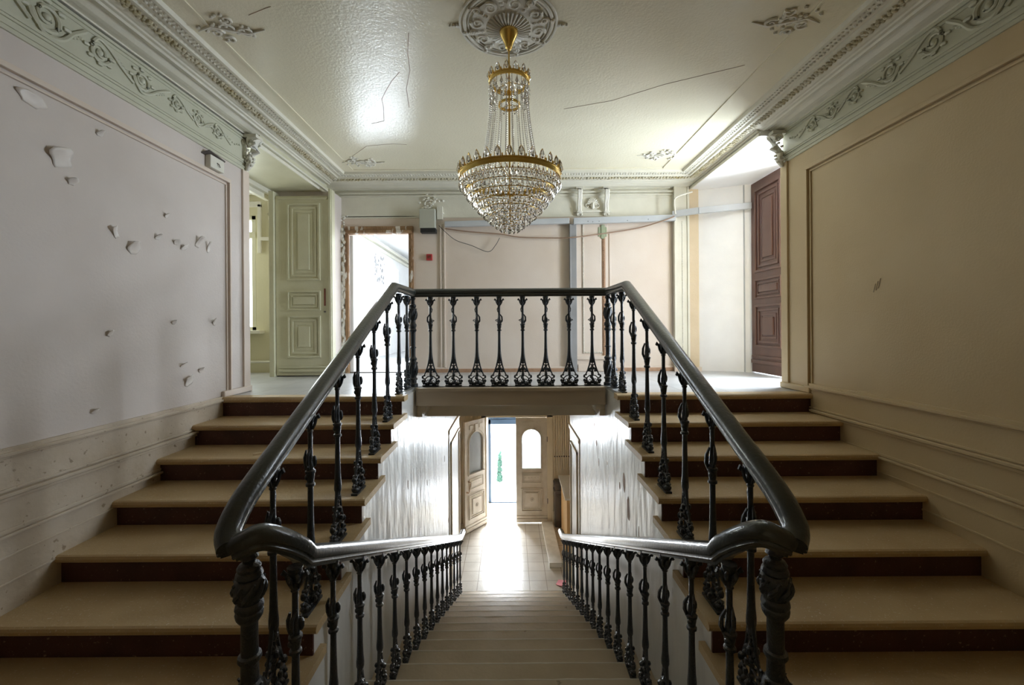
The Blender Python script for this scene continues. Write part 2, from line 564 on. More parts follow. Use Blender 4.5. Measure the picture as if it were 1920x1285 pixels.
struct(w.build('wall_hall_right', 'hall_cream'))
# beadboard ribs left and right of the doors
w = MB()
x = -1.36
while x < -0.78:
    w.box(x, x + 0.034, HB - 0.025, HB, ZH + 0.0, -0.5)
    x += 0.052
x = 1.0
while x < 1.6:
    w.box(x, x + 0.034, HB - 0.025, HB, ZH + 1.25, -0.5)
    x += 0.052
struct(w.build('trim_5', 'hall_cream'))
r = thing('peg_row', 'row of small dark pegs across the ribbed cream hall wall above the desk', 'pegs', (1.02, HB - 0.02, -2.40))
for k in range(7):
    w = MB()
    w.tube([(k * 0.055, .02, 0), (k * 0.055, -.02, 0), (k * .055, -.03, .008)], [.013, .012, .014], 6)
    w.build('peg', 'black', r)
# inner door frame
w = MB()
for x0, x1 in ((-0.70, -0.58), (0.84, 0.98)):
    w.box(x0, x1, HB - 0.05, HB + 0.16, ZH, -1.36)
w.box(-0.70, 0.98, HB - 0.05, HB + 0.16, -1.47, -1.36)
w.box(0.98, 1.03, HB - 0.03, HB, ZH, -1.2)
w.box(-0.78, -0.72, HB - 0.03, HB, ZH, -1.2)
w.box(0.96, 1.10, HB - 0.08, HB, ZH, ZH + 0.3)
struct(w.build('trim_6', 'hall_cream', bevel=0.006))
# vestibule and street door frame
w = MB()
w.box(-0.95, -0.85, HB + 0.15, 11.5, ZH, -1.2)
w.box(1.0, 1.1, HB + 0.15, 11.5, ZH, -1.2)
w.box(-0.95, 1.1, HB + 0.15, 11.5, -1.3, -1.2)
w.box(-0.95, -0.60, 11.25, 11.4, ZH, -1.2)
w.box(0.9, 1.1, 11.25, 11.4, ZH, -1.2)
struct(w.build('wall_vestibule', 'white_room'))
w = MB()
w.box(-0.60, -0.535, 11.2, 11.3, ZH, -1.78)
w.box(0.85, 0.91, 11.2, 11.3, ZH, -1.78)
w.box(-0.60, 0.91, 11.2, 11.3, -1.90, -1.78)
w.box(-0.60, 0.91, 11.2, 11.3, ZH, ZH + 0.03)
w.box(-0.60, 0.91, 11.22, 11.4, -1.78, -1.2)
struct(w.build('trim_7', 'blue_frame', bevel=0.005))
struct(MB().box(-15, 15, 11.4, 45, ZH - 0.3, ZH - 0.02).build('ground', 'outdoor'))
# small thin conifer seen through the street door
r = thing('garden_shrub', 'thin dark green shrub outside in the glare of the street door', 'shrub', (-0.34, 12.6, ZH))
w = MB()
w.lathe([(-0.02, 0.015), (0.6, 0.010)], seg=6)
w.build('stem', 'bead_brown', r)
w = MB()
for k in range(60):
    t = random.random()
    w.blob((random.uniform(-.06, .06) * (1 - t * .5), random.uniform(-.05, .05), 0.08 + t * .85), (0.05 * (1 - .5 * t), 0.04, 0.06), 6, 4)
w.build('foliage', 'green', r)


def panel(w, x0, x1, z0, z1, y, d=0.018, bw=0.022, steps=2):
    """raised frame mouldings on a leaf facing -Y at plane y"""
    for k in range(steps):
        o_ = k * bw * 2.1
        a0, a1, b0, b1 = x0 + o_, x1 - o_, z0 + o_, z1 - o_
        if a1 - a0 < 3 * bw or b1 - b0 < 3 * bw:
            return
        t = d * (1 - 0.35 * k)
        w.box(a0, a1, y - t, y, b0, b0 + bw)
        w.box(a0, a1, y - t, y, b1 - bw, b1)
        w.box(a0, a0 + bw, y - t, y, b0 + bw, b1 - bw)
        w.box(a1 - bw, a1, y - t, y, b0 + bw, b1 - bw)
    if a1 - a0 > 5 * bw and b1 - b0 > 5 * bw:
        w.box(a0 + bw * 1.8, a1 - bw * 1.8, y - d * .8, y, b0 + bw * 1.8, b1 - bw * 1.8)


def entrance_leaf(root, wd, h, handle=False):
    """leaf in local space: x 0..wd, z 0..h, faces -Y"""
    t = 0.05
    gx0, gx1, gz0, gz1 = wd * 0.20, wd * 0.80, h * 0.52, h * 0.80
    cx, rr = (gx0 + gx1) / 2, (gx1 - gx0) / 2
    w = MB()
    w.box(0, gx0, 0, t, 0, h)
    w.box(gx1, wd, 0, t, 0, h)
    w.box(gx0, gx1, 0, t, 0, gz0)
    n = 12
    top = [(gx0, h), ]
    arch = [(cx - rr * math.cos(PI * i / n), gz1 + rr * math.sin(PI * i / n)) for i in range(n + 1)]
    for i in range(n):
        (a0, b0), (a1, b1) = arch[i], arch[i + 1]
        w.prism([(a0, b0), (a1, b1), (a1, h), (a0, h)], 0, t, 'y')
    w.box(0, wd, -0.03, 0.001, 0.04, 0.10)
    w.box(0, wd, -0.018, 0.001, 0.11, 0.16)
    leaf = w.build('leaf', 'hall_door', root, bevel=0.003)
    fix_normals(leaf)
    w = MB()
    w.tube([(gx0 - .02, -0.004, gz0)] + [(cx - (rr + .02) * math.cos(PI * i / n), -0.004, gz1 + (rr + .02) * math.sin(PI * i / n)) for i in range(n + 1)] + [(gx1 + .02, -0.004, gz0)], 0.014, 6)
    w.tube([(cx - (rr + .06) * math.cos(PI * i / n), -0.002, gz1 + (rr + .06) * math.sin(PI * i / n)) for i in range(n + 1)], 0.008, 6)
    w.box(gx0 - 0.05, gx1 + 0.05, -0.035, 0.0, gz0 - 0.03, gz0)
    panel(w, wd * .18, wd * .82, h * .38, h * .475, 0, steps=2, bw=.014)
    panel(w, wd * .16, wd * .84, h * .11, h * .33, 0, steps=3, bw=.018, d=.03)
    for sx in (-1, 1):
        w.box(cx + sx * wd * .14, cx + sx * wd * .30, -0.016, 0, h * .925, h * .96)
    w.box(cx - wd * .07, cx + wd * .07, -0.026, 0, h * .90, h * .965)
    for k in range(5):
        w.blob((wd * .30 + k * wd * .10, -0.008, h * .43), (0.016, 0.012, 0.016))
    w.spiral((cx, -0.028, h * .22), 0.05, 1.7, 'xz', 1, 0, 0.008)
    w.blob((cx, -0.03, h * .22), 0.016)
    w.build('panel_moulding', 'hall_door', root)
    w = MB()
    pts = [(gx0, gz0), (gx1, gz0)] + [(p[0], p[1]) for p in reversed(arch)]
    w.prism(pts, 0.018, 0.026, 'y')
    g = w.build('glass_pane', 'frosted', root)
    g['label'] = 'arched frosted glass pane'
    if handle:
        w = MB()
        w.tube([(0.10, 0, h * .46), (0.10, -0.07, h * .46), (0.085, -0.085, h * .45), (0.05, -0.085, h * .385), (0.045, -0.07, h * .37), (0.045, 0, h * .37)], 0.010, 8)
        w.blob((0.10, -0.02, h * .46), 0.02)
        w.blob((0.045, -0.02, h * .37), 0.02)
        hd = w.build('handle', 'bead_brown', root)
        hd['label'] = 'curved brown pull handle'
    w = MB()
    return leaf


rt = thing('entrance_door', 'open left leaf of the cream entrance door with arched frosted glass and curved handle', 'door', (-1.03, 9.46, ZH + 0.02), math.radians(51))
rt.rotation_euler = (0, 0, math.atan2(10.04 - 9.46, -0.575 + 1.03))
entrance_leaf(rt, 0.735, 2.48, True)
rt = thing('entrance_door', 'closed right leaf of the cream entrance door with lattice lit arched glass', 'door', (0.11, HB - 0.03, ZH + 0.02))
entrance_leaf(rt, 0.73, 2.46)
w = MB()
for k in range(9):
    x = 0.28 + k * .05
    w.box(x, x + .004, -0.002 + .030, 0.034, 1.3, 2.2)
for z in (2.18,):
    pass
for z in (0.45, 1.9):
    w.lathe([(0, .012), (.12, .012)], (0.74, -.01, z), 8)
w.build('hinge', 'dark_cab', rt)

# reception desk
r = thing('reception_desk', 'white topped reception desk with orange wooden front at the right of the hall', 'desk', (0, 0, ZH))
w = MB()
w.prism([(1.055, 8.42), (1.075, 9.76), (1.75, 9.76), (1.75, 8.42)], 1.18, 1.22, 'z')
fix_normals(w.build('worktop', 'desk_top', r))
w = MB()
w.prism([(1.10, 8.50), (1.13, 9.72), (1.70, 9.72), (1.70, 8.50)], 0.0, 1.18, 'z')
o = w.build('front_panel', 'desk_wood', r)
fix_normals(o)
r = thing('iron_stove', 'dark tall iron stove standing in the hall corner beside the right door leaf', 'stove', (1.00, 9.81, ZH))
w = MB()
w.box(0.0, 0.16, 0, 0.2, 0.0, 1.05)
w.box(-0.02, 0.18, -0.02, 0.2, 0.98, 1.02)
w.box(-0.02, 0.18, -0.02, 0.2, 0.82, 0.85)
w.build('body', 'dark_cab', r, bevel=0.006)
w = MB()
w.box(0.03, 0.13, -0.02, 0.0, 0.12, 0.75)
panel(w, 0.035, 0.125, 0.15, 0.72, -0.02, .008, .012, 1)
w.build('door', 'dark_cab', r)

# long white board on the hall floor
r = thing('loose_board', 'long greyish white wooden board lying on the hall floor tiles', 'board', (0.83, 9.03, ZH + 0.065), math.radians(0.8))
w = MB()
w.box(-0.125, 0.125, -0.87, 0.87, 0.015, 0.03)
w.box(-0.125, -0.11, -0.87, 0.87, -0.062, 0.015)
w.box(0.11, 0.125, -0.87, 0.87, -0.062, 0.015)
w.build('board_casing', 'board', r, bevel=0.003)
w = MB()
w.box(-0.11, 0.11, -0.86, -0.845, -0.062, 0.015)
w.build('end_cap', 'desk_top', r)
w = MB()
vs = [(0.78, 7.62, ZH + .004), (0.86, 7.55, ZH + .02), (1.0, 7.60, ZH + .006), (0.97, 7.72, ZH + .016), (0.84, 7.76, ZH + .005)]
w.add(vs + [(a, b, c + .004) for a, b, c in vs], [(0, 1, 2, 3, 4), (9, 8, 7, 6, 5), (0, 5, 6, 1), (1, 6, 7, 2), (2, 7, 8, 3), (3, 8, 9, 4), (4, 9, 5, 0)])
tag(w.build('paper_scrap', 'pink'), 'crumpled pink paper scrap on the hall floor at the foot of the stairs', 'paper')

# ------------------------------------------------------------------ lower flight
flight = thing('lower_staircase', 'pale stone flight running down the middle towards the entrance hall', 'stairs', (0, 0, 0))
NL = 1.77
for k in range(0, 16):
    z = ZM - R * k
    nose = NL + G * k
    if k == 0:
        y0 = 1.72
    else:
        y0 = NL + G * (k - 1) - 0.04
    w = MB()
    w.prism([(y0, z - .045), (nose, z - .045), (nose + .006, z - .03), (nose + .006, z - .012), (nose - .004, z), (y0, z)], -XV + .001, XV - .001, 'x')
    o = w.build('tread', 'lower_tread', flight)
    fix_normals(o)
    w = MB()
    w.box(-XV + .001, XV - .001, nose - .06, nose - .03, z - R, z - .04)
    w.build('riser', 'lower_tread', flight)
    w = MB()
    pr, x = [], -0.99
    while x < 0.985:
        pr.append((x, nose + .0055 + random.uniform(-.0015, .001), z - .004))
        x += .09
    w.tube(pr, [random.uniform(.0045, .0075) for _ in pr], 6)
    w.build('nose_gleam_strip', 'nose_gleam', flight, smooth=True)  # pale strip paints the door light's reflection along the nose

# ------------------------------------------------------------------ side flights
for sgn, side, xo in ((-1, 'left', XL), (1, 'right', XR)):
    lab = 'tan stone side flight with oxblood risers climbing to the landing along the %s wall' % side
    fl = thing('side_staircase', lab, 'stairs', (0, 0, 0))
    xi = sgn * 0.985
    for n in range(0, 7):
        z = -R * n
        nose = N0 - G * n
        back = N0 - G * (n - 1) + 0.12 if n else N0 + 0.14
        w = MB()
        zz = z if n else z + 0.004
        prof = [(nose + .012, z - .046), (nose, z - .036), (nose - .004, z - .02), (nose + .002, z - .006), (nose + .014, zz), (back, zz), (back, z - .046)]
        if n:   # only the overhanging end runs back under the tread above
            w.prism([(a if a < nose + .2 else nose + G + .04, b) for a, b in prof], xi, xo, 'x')
            w.box(xi, sgn * 1.018, nose + G + .04, back, z - .046, z)
        else:
            w.prism(prof, xi, xo, 'x')
        o = w.build('tread', 'tread', fl)
        fix_normals(o)
        w = MB()
        w.box(sgn * 1.019, xo, nose + .035, nose + .049, z - R, z - .046)
        w.build('riser', 'riser', fl)

# ------------------------------------------------------------------ railings
IRON = 'iron'


def baluster_meshes():
    f = MB()   # foot
    f.box(-0.088, 0.088, -0.022, 0.022, 0, 0.012)
    for k in range(7):
        x = -0.075 + k * 0.025
        f.blob((x, 0, 0.028 + 0.006 * math.cos(k * 2.2)), (0.017, 0.024, 0.019), 8, 5)
    for sx in (-1, 1):
        f.spiral((sx * 0.080, 0, 0.058), 0.026, 1.3, 'xz', sx, PI / 2, 0.0085)
        f.blob((sx * 0.080, 0.0, 0.058), (0.012, 0.020, 0.012))
        f.blob((sx * 0.088, 0.0, 0.10), (0.012, 0.016, 0.020))
        f.blob((sx * 0.070, 0.0, 0.118), (0.014, 0.018, 0.012))
        f.tube([(sx * .074, 0, .112), (sx * .052, 0, .165), (sx * .034, 0, .215), (sx * .020, 0, .27), (sx * .010, 0, .33)], [.007, .0075, .0085, .0105, .012], 6)
        f.tube([(sx * .070, 0, .045), (sx * .056, 0, .085), (sx * .030, 0, .108), (0, 0, .112)], .0065, 6)
        f.tube([(0, 0, .205), (sx * .018, 0, .232), (sx * .032, 0, .222)], .006, 5)
        f.blob((sx * .026, 0, .182), (.020, .014, .014))
        f.blob((sx * .044, 0, .166), (.013, .012, .017))
        f.blob((sx * .026, .014, .16), (.012, .013, .012))
        f.spiral((sx * .030, 0, .052), .020, 1.2, 'xz', -sx, 0, .006)
    f.tube([(0, 0, .02), (0, 0, .24)], .0085, 6)
    for z, rr in ((.075, .016), (.125, .017), (.155, .015), (.188, .024), (.21, .014), (.262, .021)):
        f.blob((0, 0, z), (rr, rr * .85, rr * .95))
    for sy in (-1, 1):
        for z, yy in ((.05, .026), (.09, .022), (.14, .022), (.19, .020)):
            f.blob((0.012 * math.sin(z * 90), sy * yy, z), (.013, .012, .017), 6, 4)
    f.blob((0, 0, .285), (.019, .016, .045))
    s = MB()   # shaft
    s.lathe([(.27, .012), (.30, .022), (.33, .022), (.37, .0185), (.45, .016), (.55, .0145), (.605, .0145), (.61, .024), (.622, .024), (.628, .017),
             (.65, .021), (.672, .023), (.676, .027), (.686, .027), (.692, .018), (.72, .018), (.75, .014), (.80, .012), (.88, .012)], seg=10)
    for sx in (-1, 1):
        s.spiral((sx * .026, 0, .722), .014, 1.2, 'xz', sx, 0, .0055)
    s.tube([(-.014, .004, .69), (-.032, 0, .73), (-.030, 0, .765), (-.006, -.006, .80), (.016, 0, .825), (.020, 0, .85), (.004, 0, .89)], [.008, .009, .009, .006, .005, .006, .005], 6)
    s.tube([(.006, .016, .67), (.010, .030, .71), (.004, .030, .75), (-.006, .018, .79)], [.008, .010, .009, .005], 6)
    s.blob((.010, -.018, .73), (.012, .014, .03))
    s.blob((-.01, .012, .655), (.014, .014, .016))
    c = MB()   # capital
    c.lathe([(.875, .010), (.885, .017), (.895, .013), (.92, .017), (.95, .022), (.97, .028), (.985, .030), (.990, .030)], seg=10)
    for k in range(4):
        a = k * PI / 2
        for q, rr in ((.026, .026),):
            ca, sa = math.cos(a), math.sin(a)
            pts = [(.014 * ca, .014 * sa, .895), (.026 * ca, .026 * sa, .92), (.034 * ca, .034 * sa, .95), (.048 * ca, .048 * sa, .968), (.052 * ca, .052 * sa, .955), (.044 * ca, .044 * sa, .948)]
            c.tube(pts, [.006, .008, .008, .007, .006, .004], 6, up=(-sa, ca, 0.01))
        a += PI / 4
        c.blob((.024 * math.cos(a), .024 * math.sin(a), .945), (.011, .011, .022))
    return s, f, c


s_, f_, c_ = baluster_meshes()
proto = s_.build('baluster', IRON, smooth=True)
fo = f_.build('foot', IRON, proto, smooth=True)
ca = c_.build('capital', IRON, proto, smooth=True)


def newel_front():
    w = MB()
    H = 1.015
    prof = [(H, .020), (H - .012, .030), (H - .022, .034), (H - .03, .024), (H - .042, .022), (H - .05, .036), (H - .062, .043), (H - .075, .040), (H - .082, .046), (H - .095, .049),
            (H - .105, .042), (H - .112, .050), (H - .135, .056), (H - .16, .052), (H - .185, .044), (H - .20, .042), (H - .205, .048), (H - .222, .051), (H - .235, .046), (H - .242, .050), (H - .26, .047), (H - .275, .038), (H - .285, .030),
            (H - .41, .031), (H - .415, .041), (H - .43, .043), (H - .442, .036), (H - .45, .031), (H - .52, .033), (H - .53, .043), (H - .56, .050), (H - .62, .046), (H - .66, .036), (H - .70, .034), (H - .72, .050),
            (H - .80, .058), (H - .86, .046), (H - .88, .064), (H - .93, .070), (H - .97, .064), (.03, .078), (.0, .080)]
    w.lathe(list(reversed(prof)), seg=20)
    return w, H


def acanthus(w, H, z0, z1, r, n=6):
    for k in range(n):
        a = 2 * PI * k / n
        ca_, sa_ = math.cos(a), math.sin(a)
        pts, rs = [], []
        for i in range(7):
            t = i / 6
            z = z0 + (z1 - z0) * t
            rr = r * (0.86 + 0.22 * math.sin(t * PI)) + (0.012 * (t > .85))
            tw = a + t * 0.9
            pts.append((rr * math.cos(tw), rr * math.sin(tw), z))
            rs.append(0.009 * (0.6 + 0.6 * math.sin(t * PI)))
        w.tube(pts, rs, 6)


RAILPROF = [(-.045, .0), (-.043, .018), (-.034, .034), (-.018, .042), (0, .044), (.018, .042), (.034, .034), (.043, .018), (.045, .0), (.043, -.010), (.036, -.014),
            (.036, -.020), (.040, -.026), (.036, -.034), (.026, -.036), (.026, -.046), (-.026, -.046), (-.026, -.036), (-.036, -.034), (-.040, -.026), (-.036, -.020), (-.036, -.014), (-.043, -.010)]
TOP = 0.044


def smooth_path(pts, sub=5):
    out = []
    P = [Vector(p) for p in pts]
    for i in range(len(P) - 1):
        p0 = P[max(i - 1, 0)]; p1 = P[i]; p2 = P[i + 1]; p3 = P[min(i + 2, len(P) - 1)]
        for k in range(sub):
            t = k / sub
            out.append(0.5 * ((2 * p1) + (-p0 + p2) * t + (2 * p0 - 5 * p1 + 4 * p2 - p3) * t * t + (-p0 + 3 * p1 - 3 * p2 + p3) * t ** 3))
    out.append(P[-1])
    return out


XU = 1.08      # upper rail line
YR = 4.64      # landing rail line
YK = 3.95      # where the rail starts to fall


def ztop(y):
    return 1.06 if y >= YK else 1.06 - 0.479 * (YK - y)


up = thing('upper_railing', 'black cast iron railing with dark handrail around the landing and both side flights', 'railing')
left_part = [(-XU, YK, 1.06 - TOP), (-XU, 2.9, ztop(2.9) - TOP), (-XU, 1.98, ztop(1.98) - TOP)]
endc = smooth_path([(-XU, 1.98, ztop(1.98) - TOP), (-XU - .006, 1.84, ztop(1.84) - TOP - .006), (-XU - .012, 1.72, -.075), (-XU - .006, 1.635, -.145), (-XU + .03, 1.59, -.185)], 5)
Lp = [(-XU, 3.96, 1.06 - TOP), (-XU, 2.9, ztop(2.9) - TOP)] + [tuple(p) for p in endc]
Rp = [(-x, y, z) for x, y, z in Lp]
path = list(reversed(Lp)) + [(-XU + .02, YR - .02, 1.06 - TOP), (-XU + .06, YR, 1.06 - TOP), (XU - .06, YR, 1.06 - TOP), (XU - .02, YR - .02, 1.06 - TOP)] + Rp
w = MB()
w.sweep(RAILPROF, path)
o = w.build('handrail', 'rail', up, smooth=True)
fix_normals(o)

SP = 1.0 / 0.99
first = True


def put_baluster(parent, x, y, z0, ztop_, rz):
    global first
    h = ztop_ - z0
    if first:
        proto.parent = parent
        proto.location = (x, y, z0)
        proto.rotation_euler = (0, 0, rz)
        proto.scale = (1, 1, h * SP)
        first = False
        return proto
    return place(proto, parent, (x, y, z0), rz, (1, 1, h * SP))


UND = TOP + 0.046
for u in (807, 850, 894, 936, 980, 1023, 1067, 1110):
    put_baluster(up, (u - 957) * YR / 800, YR, 0.002, 1.06 - UND, 0 if u % 2 else PI)
for sgn in (-1, 1):
    for y in (4.45, 4.13):
        put_baluster(up, sgn * XU, y, 0.004, 1.06 - UND, PI / 2)
    for n in range(1, 7):
        y = 3.74 - 0.362 * (n - 1)
        put_baluster(up, sgn * XU, y, -R * n, ztop(y) - UND + .02, PI / 2)
w, H = newel_front()
acanthus(w, H, H - .19, H - .115, .050, 8)
acanthus(w, H, H - .62, H - .52, .046, 6)
npf = w.build('newel_post', IRON, smooth=True)
npf.parent = up
npf.location = (-1.02, 1.655, ZM)
npf.scale = (1, 1, (-.185 - .045 - ZM) / 1.015 * 1.0)
place(npf, up, (1.02, 1.655, ZM), 0.5, tuple(npf.scale))
w = MB()
prof = [(0, .050), (.03, .050), (.04, .036), (.07, .036), (.075, .045), (.09, .045), (.10, .034), (.13, .036), (.20, .044), (.27, .040), (.285, .030), (.29, .040), (.31, .042), (.325, .030), (.34, .026),
        (.42, .026), (.425, .034), (.435, .034), (.44, .026), (.60, .027), (.61, .036), (.625, .040), (.64, .030), (.66, .034), (.665, .042), (.69, .038), (.70, .030), (.73, .028), (.74, .036), (.80, .042), (.85, .036), (.87, .028), (.88, .036), (.90, .036), (.91, .024), (.95, .020), (.97, .030), (.985, .026), (.99, .02)]
w.lathe(prof, seg=16)
acanthus(w, 1, .12, .27, .040, 7)
acanthus(w, 1, .74, .86, .038, 6)
npb = w.build('newel_post', IRON, up, smooth=True)
npb.location = (-1.055, 4.62, 0.002)
npb.scale = (1, 1, (1.06 - UND) / .99)
place(npb, up, (1.055, 4.62, 0.002), 0.4, tuple(npb.scale))

XW = 0.865
for sgn, side in ((-1, 'left'), (1, 'right')):
    lo = thing('lower_railing', 'black cast iron railing descending the %s side of the lower flight, glossy dark rail' % side, 'railing')
    pts = [(-XU + .045, 1.60, -.185), (-1.00, 1.60, -.168), (-.960, 1.61, -.152), (-.932, 1.64, -.165), (-.90, 1.70, -.215), (-.872, 1.78, -.270 - .02)]
    c = [tuple(p) for p in smooth_path(pts, 5)]
    c = c[:-1]
    def zl(y): return 0.58 - 0.477 * y - TOP
    path = c + [(-XW - .003, 1.80, zl(1.80) ), (-XW, 3.0, zl(3.0)), (-XW, 6.3, zl(6.3)), (-XW, 6.9, zl(6.9)), (-XW + .01, 7.15, zl(7.15) + .01), (-XW + .02, 7.38, zl(7.38) + .09)]
    if sgn > 0:
        path = [(-x, y, z) for x, y, z in path]
    w = MB()
    w.sweep(RAILPROF, path)
    o = w.build('handrail', 'rail', lo, smooth=True)
    fix_normals(o)
    for k in range(16):
        y = 1.70 + G * k
        put_baluster(lo, sgn * XW, y, ZM - R * k, zl(y) - .040, PI / 2)

# ------------------------------------------------------------------ cornices, friezes, mouldings
CORN = [(0.0, 2.585), (0.0, 2.60), (0.03, 2.60), (0.03, 2.612), (0.07, 2.612), (0.10, 2.616), (0.13, 2.63), (0.145, 2.645), (0.16, 2.645), (0.16, 2.632),
        (0.185, 2.632), (0.20, 2.622), (0.215, 2.632), (0.24, 2.632), (0.25, 2.64), (0.27, 2.640), (0.30, 2.648), (0.375, 2.653), (0.385, 2.645), (0.40, 2.645), (0.405, 2.662), (0.42, 2.662), (0.43, 2.656), (0.50, 2.660), (0.51, 2.652), (0.53, 2.652), (0.54, 2.681)]


def uprof(prof, f):
    return [f(p, z) for p, z in prof]


w = MB()
pts3 = []
n = len(CORN)
CX0, CX1 = XL + 0.14, XR - 0.14    # the headers project over the landing
rows = []
for p, z in CORN:
    rows.append([(XL + p, -1.6, z), (XL + p, YB - p, z), (XR - p, YB - p, z), (XR - p, -1.6, z)])
vs = [q for r_ in rows for q in r_]
fs = []
for i in range(n - 1):
    for j in range(3):
        fs.append((i * 4 + j, i * 4 + j + 1, (i + 1) * 4 + j + 1, (i + 1) * 4 + j))
w.add(vs, fs)
o = struct(w.build('trim_8', 'plaster'))
# small beads and leaf lumps running along the cornice
w = MB()
w2 = MB()
def lumps(fn, length, step, ww, size, jit=0.0):
    k = 0
    s0 = 0.0
    while s0 < length:
        x, y, z = fn(s0)
        ww.blob((x, y, z), (size * (1 + jit * random.random()),) * 3, 6, 4)
        s0 += step
        k += 1
for (p, z, step, size, ww, jit) in ((.455, 2.655, .036, .011, w, .2), (.488, 2.658, .036, .008, w, .2), (.33, 2.648, .030, .012, w2, .8), (.35, 2.650, .041, .012, w2, .8), (.315, 2.646, .047, .011, w2, .8)):
    L_ = YB - p - 0.9
    lumps(lambda s: (XL + p, 0.9 + s, z), L_, step, ww, size, jit)
    lumps(lambda s: (XR - p, 0.9 + s, z), L_, step, ww, size, jit)
    lumps(lambda s: (XL + p + s, YB - p, z), XR - XL - 2 * p, step, ww, size, jit)
struct(w.build('trim_9', 'plaster_w', smooth=True))
struct(w2.build('trim_10', 'stain', smooth=True))

# friezes on both stair walls
for sgn, X, zb, zt, nm in ((-1, XL, 2.34, 2.585, 'trim_11'), (1, XR, 2.385, 2.60, 'trim_12')):
    def bx(w, d0, d1, y0, y1, z0, z1): w.box(X, X - sgn * d1, y0, y1, z0, z1)
    w = MB()
    bx(w, 0, .012, -1.6, YO - .03, zb - .10, zt)
    bx(w, 0, .030, -1.6, YO - .02, zb - .02, zb)
    bx(w, 0, .022, -1.6, YO - .02, zb - .035, zb - .02)
    bx(w, 0, .020, -1.6, YO - .03, zb - .075, zb - .06)
    bx(w, 0, .024, -1.6, YO - .03, zt - .02, zt)
    bx(w, 0, .018, -1.6, YO - .03, zt - .045, zt - .03)
    struct(w.build(nm, 'frieze'))
    # scroll ornament
    w = MB()
    zc = (zb + zt) / 2 - .012
    off = X - sgn * 0.018
    y = 0.55
    dirn = 1
    while y < YO - 0.35:
        sc = 1.0 if y < 3.4 else 0.75
        big = 1.25 if y < 2.6 else 1.0
        r0 = 0.072 * sc * big
        st = PI if dirn > 0 else 0
        w.spiral((off, y, zc), r0, 1.6, 'yz', dirn, st, .013 * sc * big)
        w.blob((off, y, zc), (.014, .022 * sc, .022 * sc))
        # linking S stem and leaves
        yn = y + 0.32 * sc
        pts = [(off, y - r0 * .9, zc), (off, y - r0 * .2, zc - dirn * r0 * 1.15), (off, y + r0 * .9, zc - dirn * r0 * .9), (off, y + .15 * sc, zc), (off, yn - r0, zc + dirn * r0 * .8)]
        w.tube(smooth_path(pts, 4), [.011 * sc * big] * 17, 6)
        for k in range(5):
            a = PI * k / 4
            w.blob((off, y + math.cos(a) * r0 * 1.25, zc + dirn * math.sin(a) * r0 * 1.05), (.015 * big, .022 * sc * big, .014 * sc * big), 6, 4)
        for k in range(4):
            w.blob((off, y + .16 * sc + (k - 1.5) * .022, zc - dirn * (.03 - .012 * k) * sc), (.012, .016, .010), 6, 4)
        y = yn
        dirn = -dirn
    for k in range(7):
        w.blob((off, YO - .36 + k * .035, zc + .012 * math.sin(k * 1.3)), (.008, .012, .009), 6, 4)
    struct(w.build('trim_13' if sgn < 0 else 'trim_14', 'frieze', smooth=True))
    # wall panel frame below the frieze and pilaster strip
    w = MB()
    ft, fy = (2.07, 4.10) if sgn < 0 else (2.13, 4.02)
    for d, t, o_ in ((.018, .018, 0), (.030, .022, .018), (.014, .014, .055)):
        w.box(X, X - sgn * d, -1.6, fy - o_, ft - o_ - t, ft - o_)
        w.box(X, X - sgn * d, fy - o_ - t, fy - o_, 0.02, ft - o_ - t)
    w.box(X, X - sgn * .02, YO - .10, YO - .0, 0.0, zb - .1)
    struct(w.build('trim_15' if sgn < 0 else 'trim_16', 'wall' if sgn < 0 else 'wall_r', bevel=0.003))
    # dado mouldings (horizontal, running down beside the flight)
    w = MB()
    z0 = 0.0 if sgn < 0 else .085
    bands = [(z0 + .01, .022, .03), (z0 - .012, .040, .02), (z0 - .035, .022, .012), (z0 - .205, .022, .015), (z0 - .225, .045, .02), (z0 - .25, .03, .018),
             (z0 - .42, .02, .02), (z0 - .445, .035, .016), (z0 - .56, .018, .014), (z0 - .70, .018, .014), (z0 - .95, .02, .02), (z0 - 1.15, .02, .1)]
    ymax = YO - .02
    w.box(X, X - sgn * .012, -1.6, 3.97, ZM, z0 - .03)
    for zz, d, h in bands:
        # stop where the flight meets the band
        yy = 4.02 if zz > -.03 else N0 + zz / R * G + .30
        yy = min(yy, 4.02)
        w.box(X, X - sgn * d, -1.6, max(yy, 0), zz - h, zz)
    struct(w.build('baseboard_left' if sgn < 0 else 'baseboard_right', 'dado' if sgn < 0 else 'wall_r', bevel=0.003))
    w = MB()
    w.box(X, X - sgn * .035, 3.96, YO + .01, 0.002, .06)
    struct(w.build('trim_17' if sgn < 0 else 'trim_18', 'wall' if sgn < 0 else 'wall_r', bevel=0.01))
    # corbel carrying the header at the end of the wall
    w = MB()
    cx = X - sgn * 0.045
    yb = YO - .05
    zt2 = 2.585
    w.box(X, X - sgn * .15, YO - .10, YO + .02, zt2 - .02, zt2 + .012)
    w.tube([(X - sgn * .06, yb, zt2 - .02), (X - sgn * .13, yb, zt2 - .06), (X - sgn * .12, yb, zt2 - .14), (X - sgn * .05, yb, zt2 - .20), (X - sgn * .06, yb, zt2 - .27), (X - sgn * .03, yb, zt2 - .34)], [.05, .055, .045, .032, .036, .015], 10)
    w.spiral((X - sgn * .10, yb - .05, zt2 - .07), .045, 1.4, 'xz', sgn, 0, .012)
    w.spiral((X - sgn * .06, yb - .04, zt2 - .26), .028, 1.3, 'xz', -sgn, 0, .009)
    for k in range(9):
        w.blob((X - sgn * (.05 + .07 * abs(math.cos(k * .5))), yb - .035, zt2 - .05 - .032 * k), (.018, .018, .014), 6, 4)
    struct(w.build('trim_19' if sgn < 0 else 'trim_20', 'plaster_w', smooth=True))

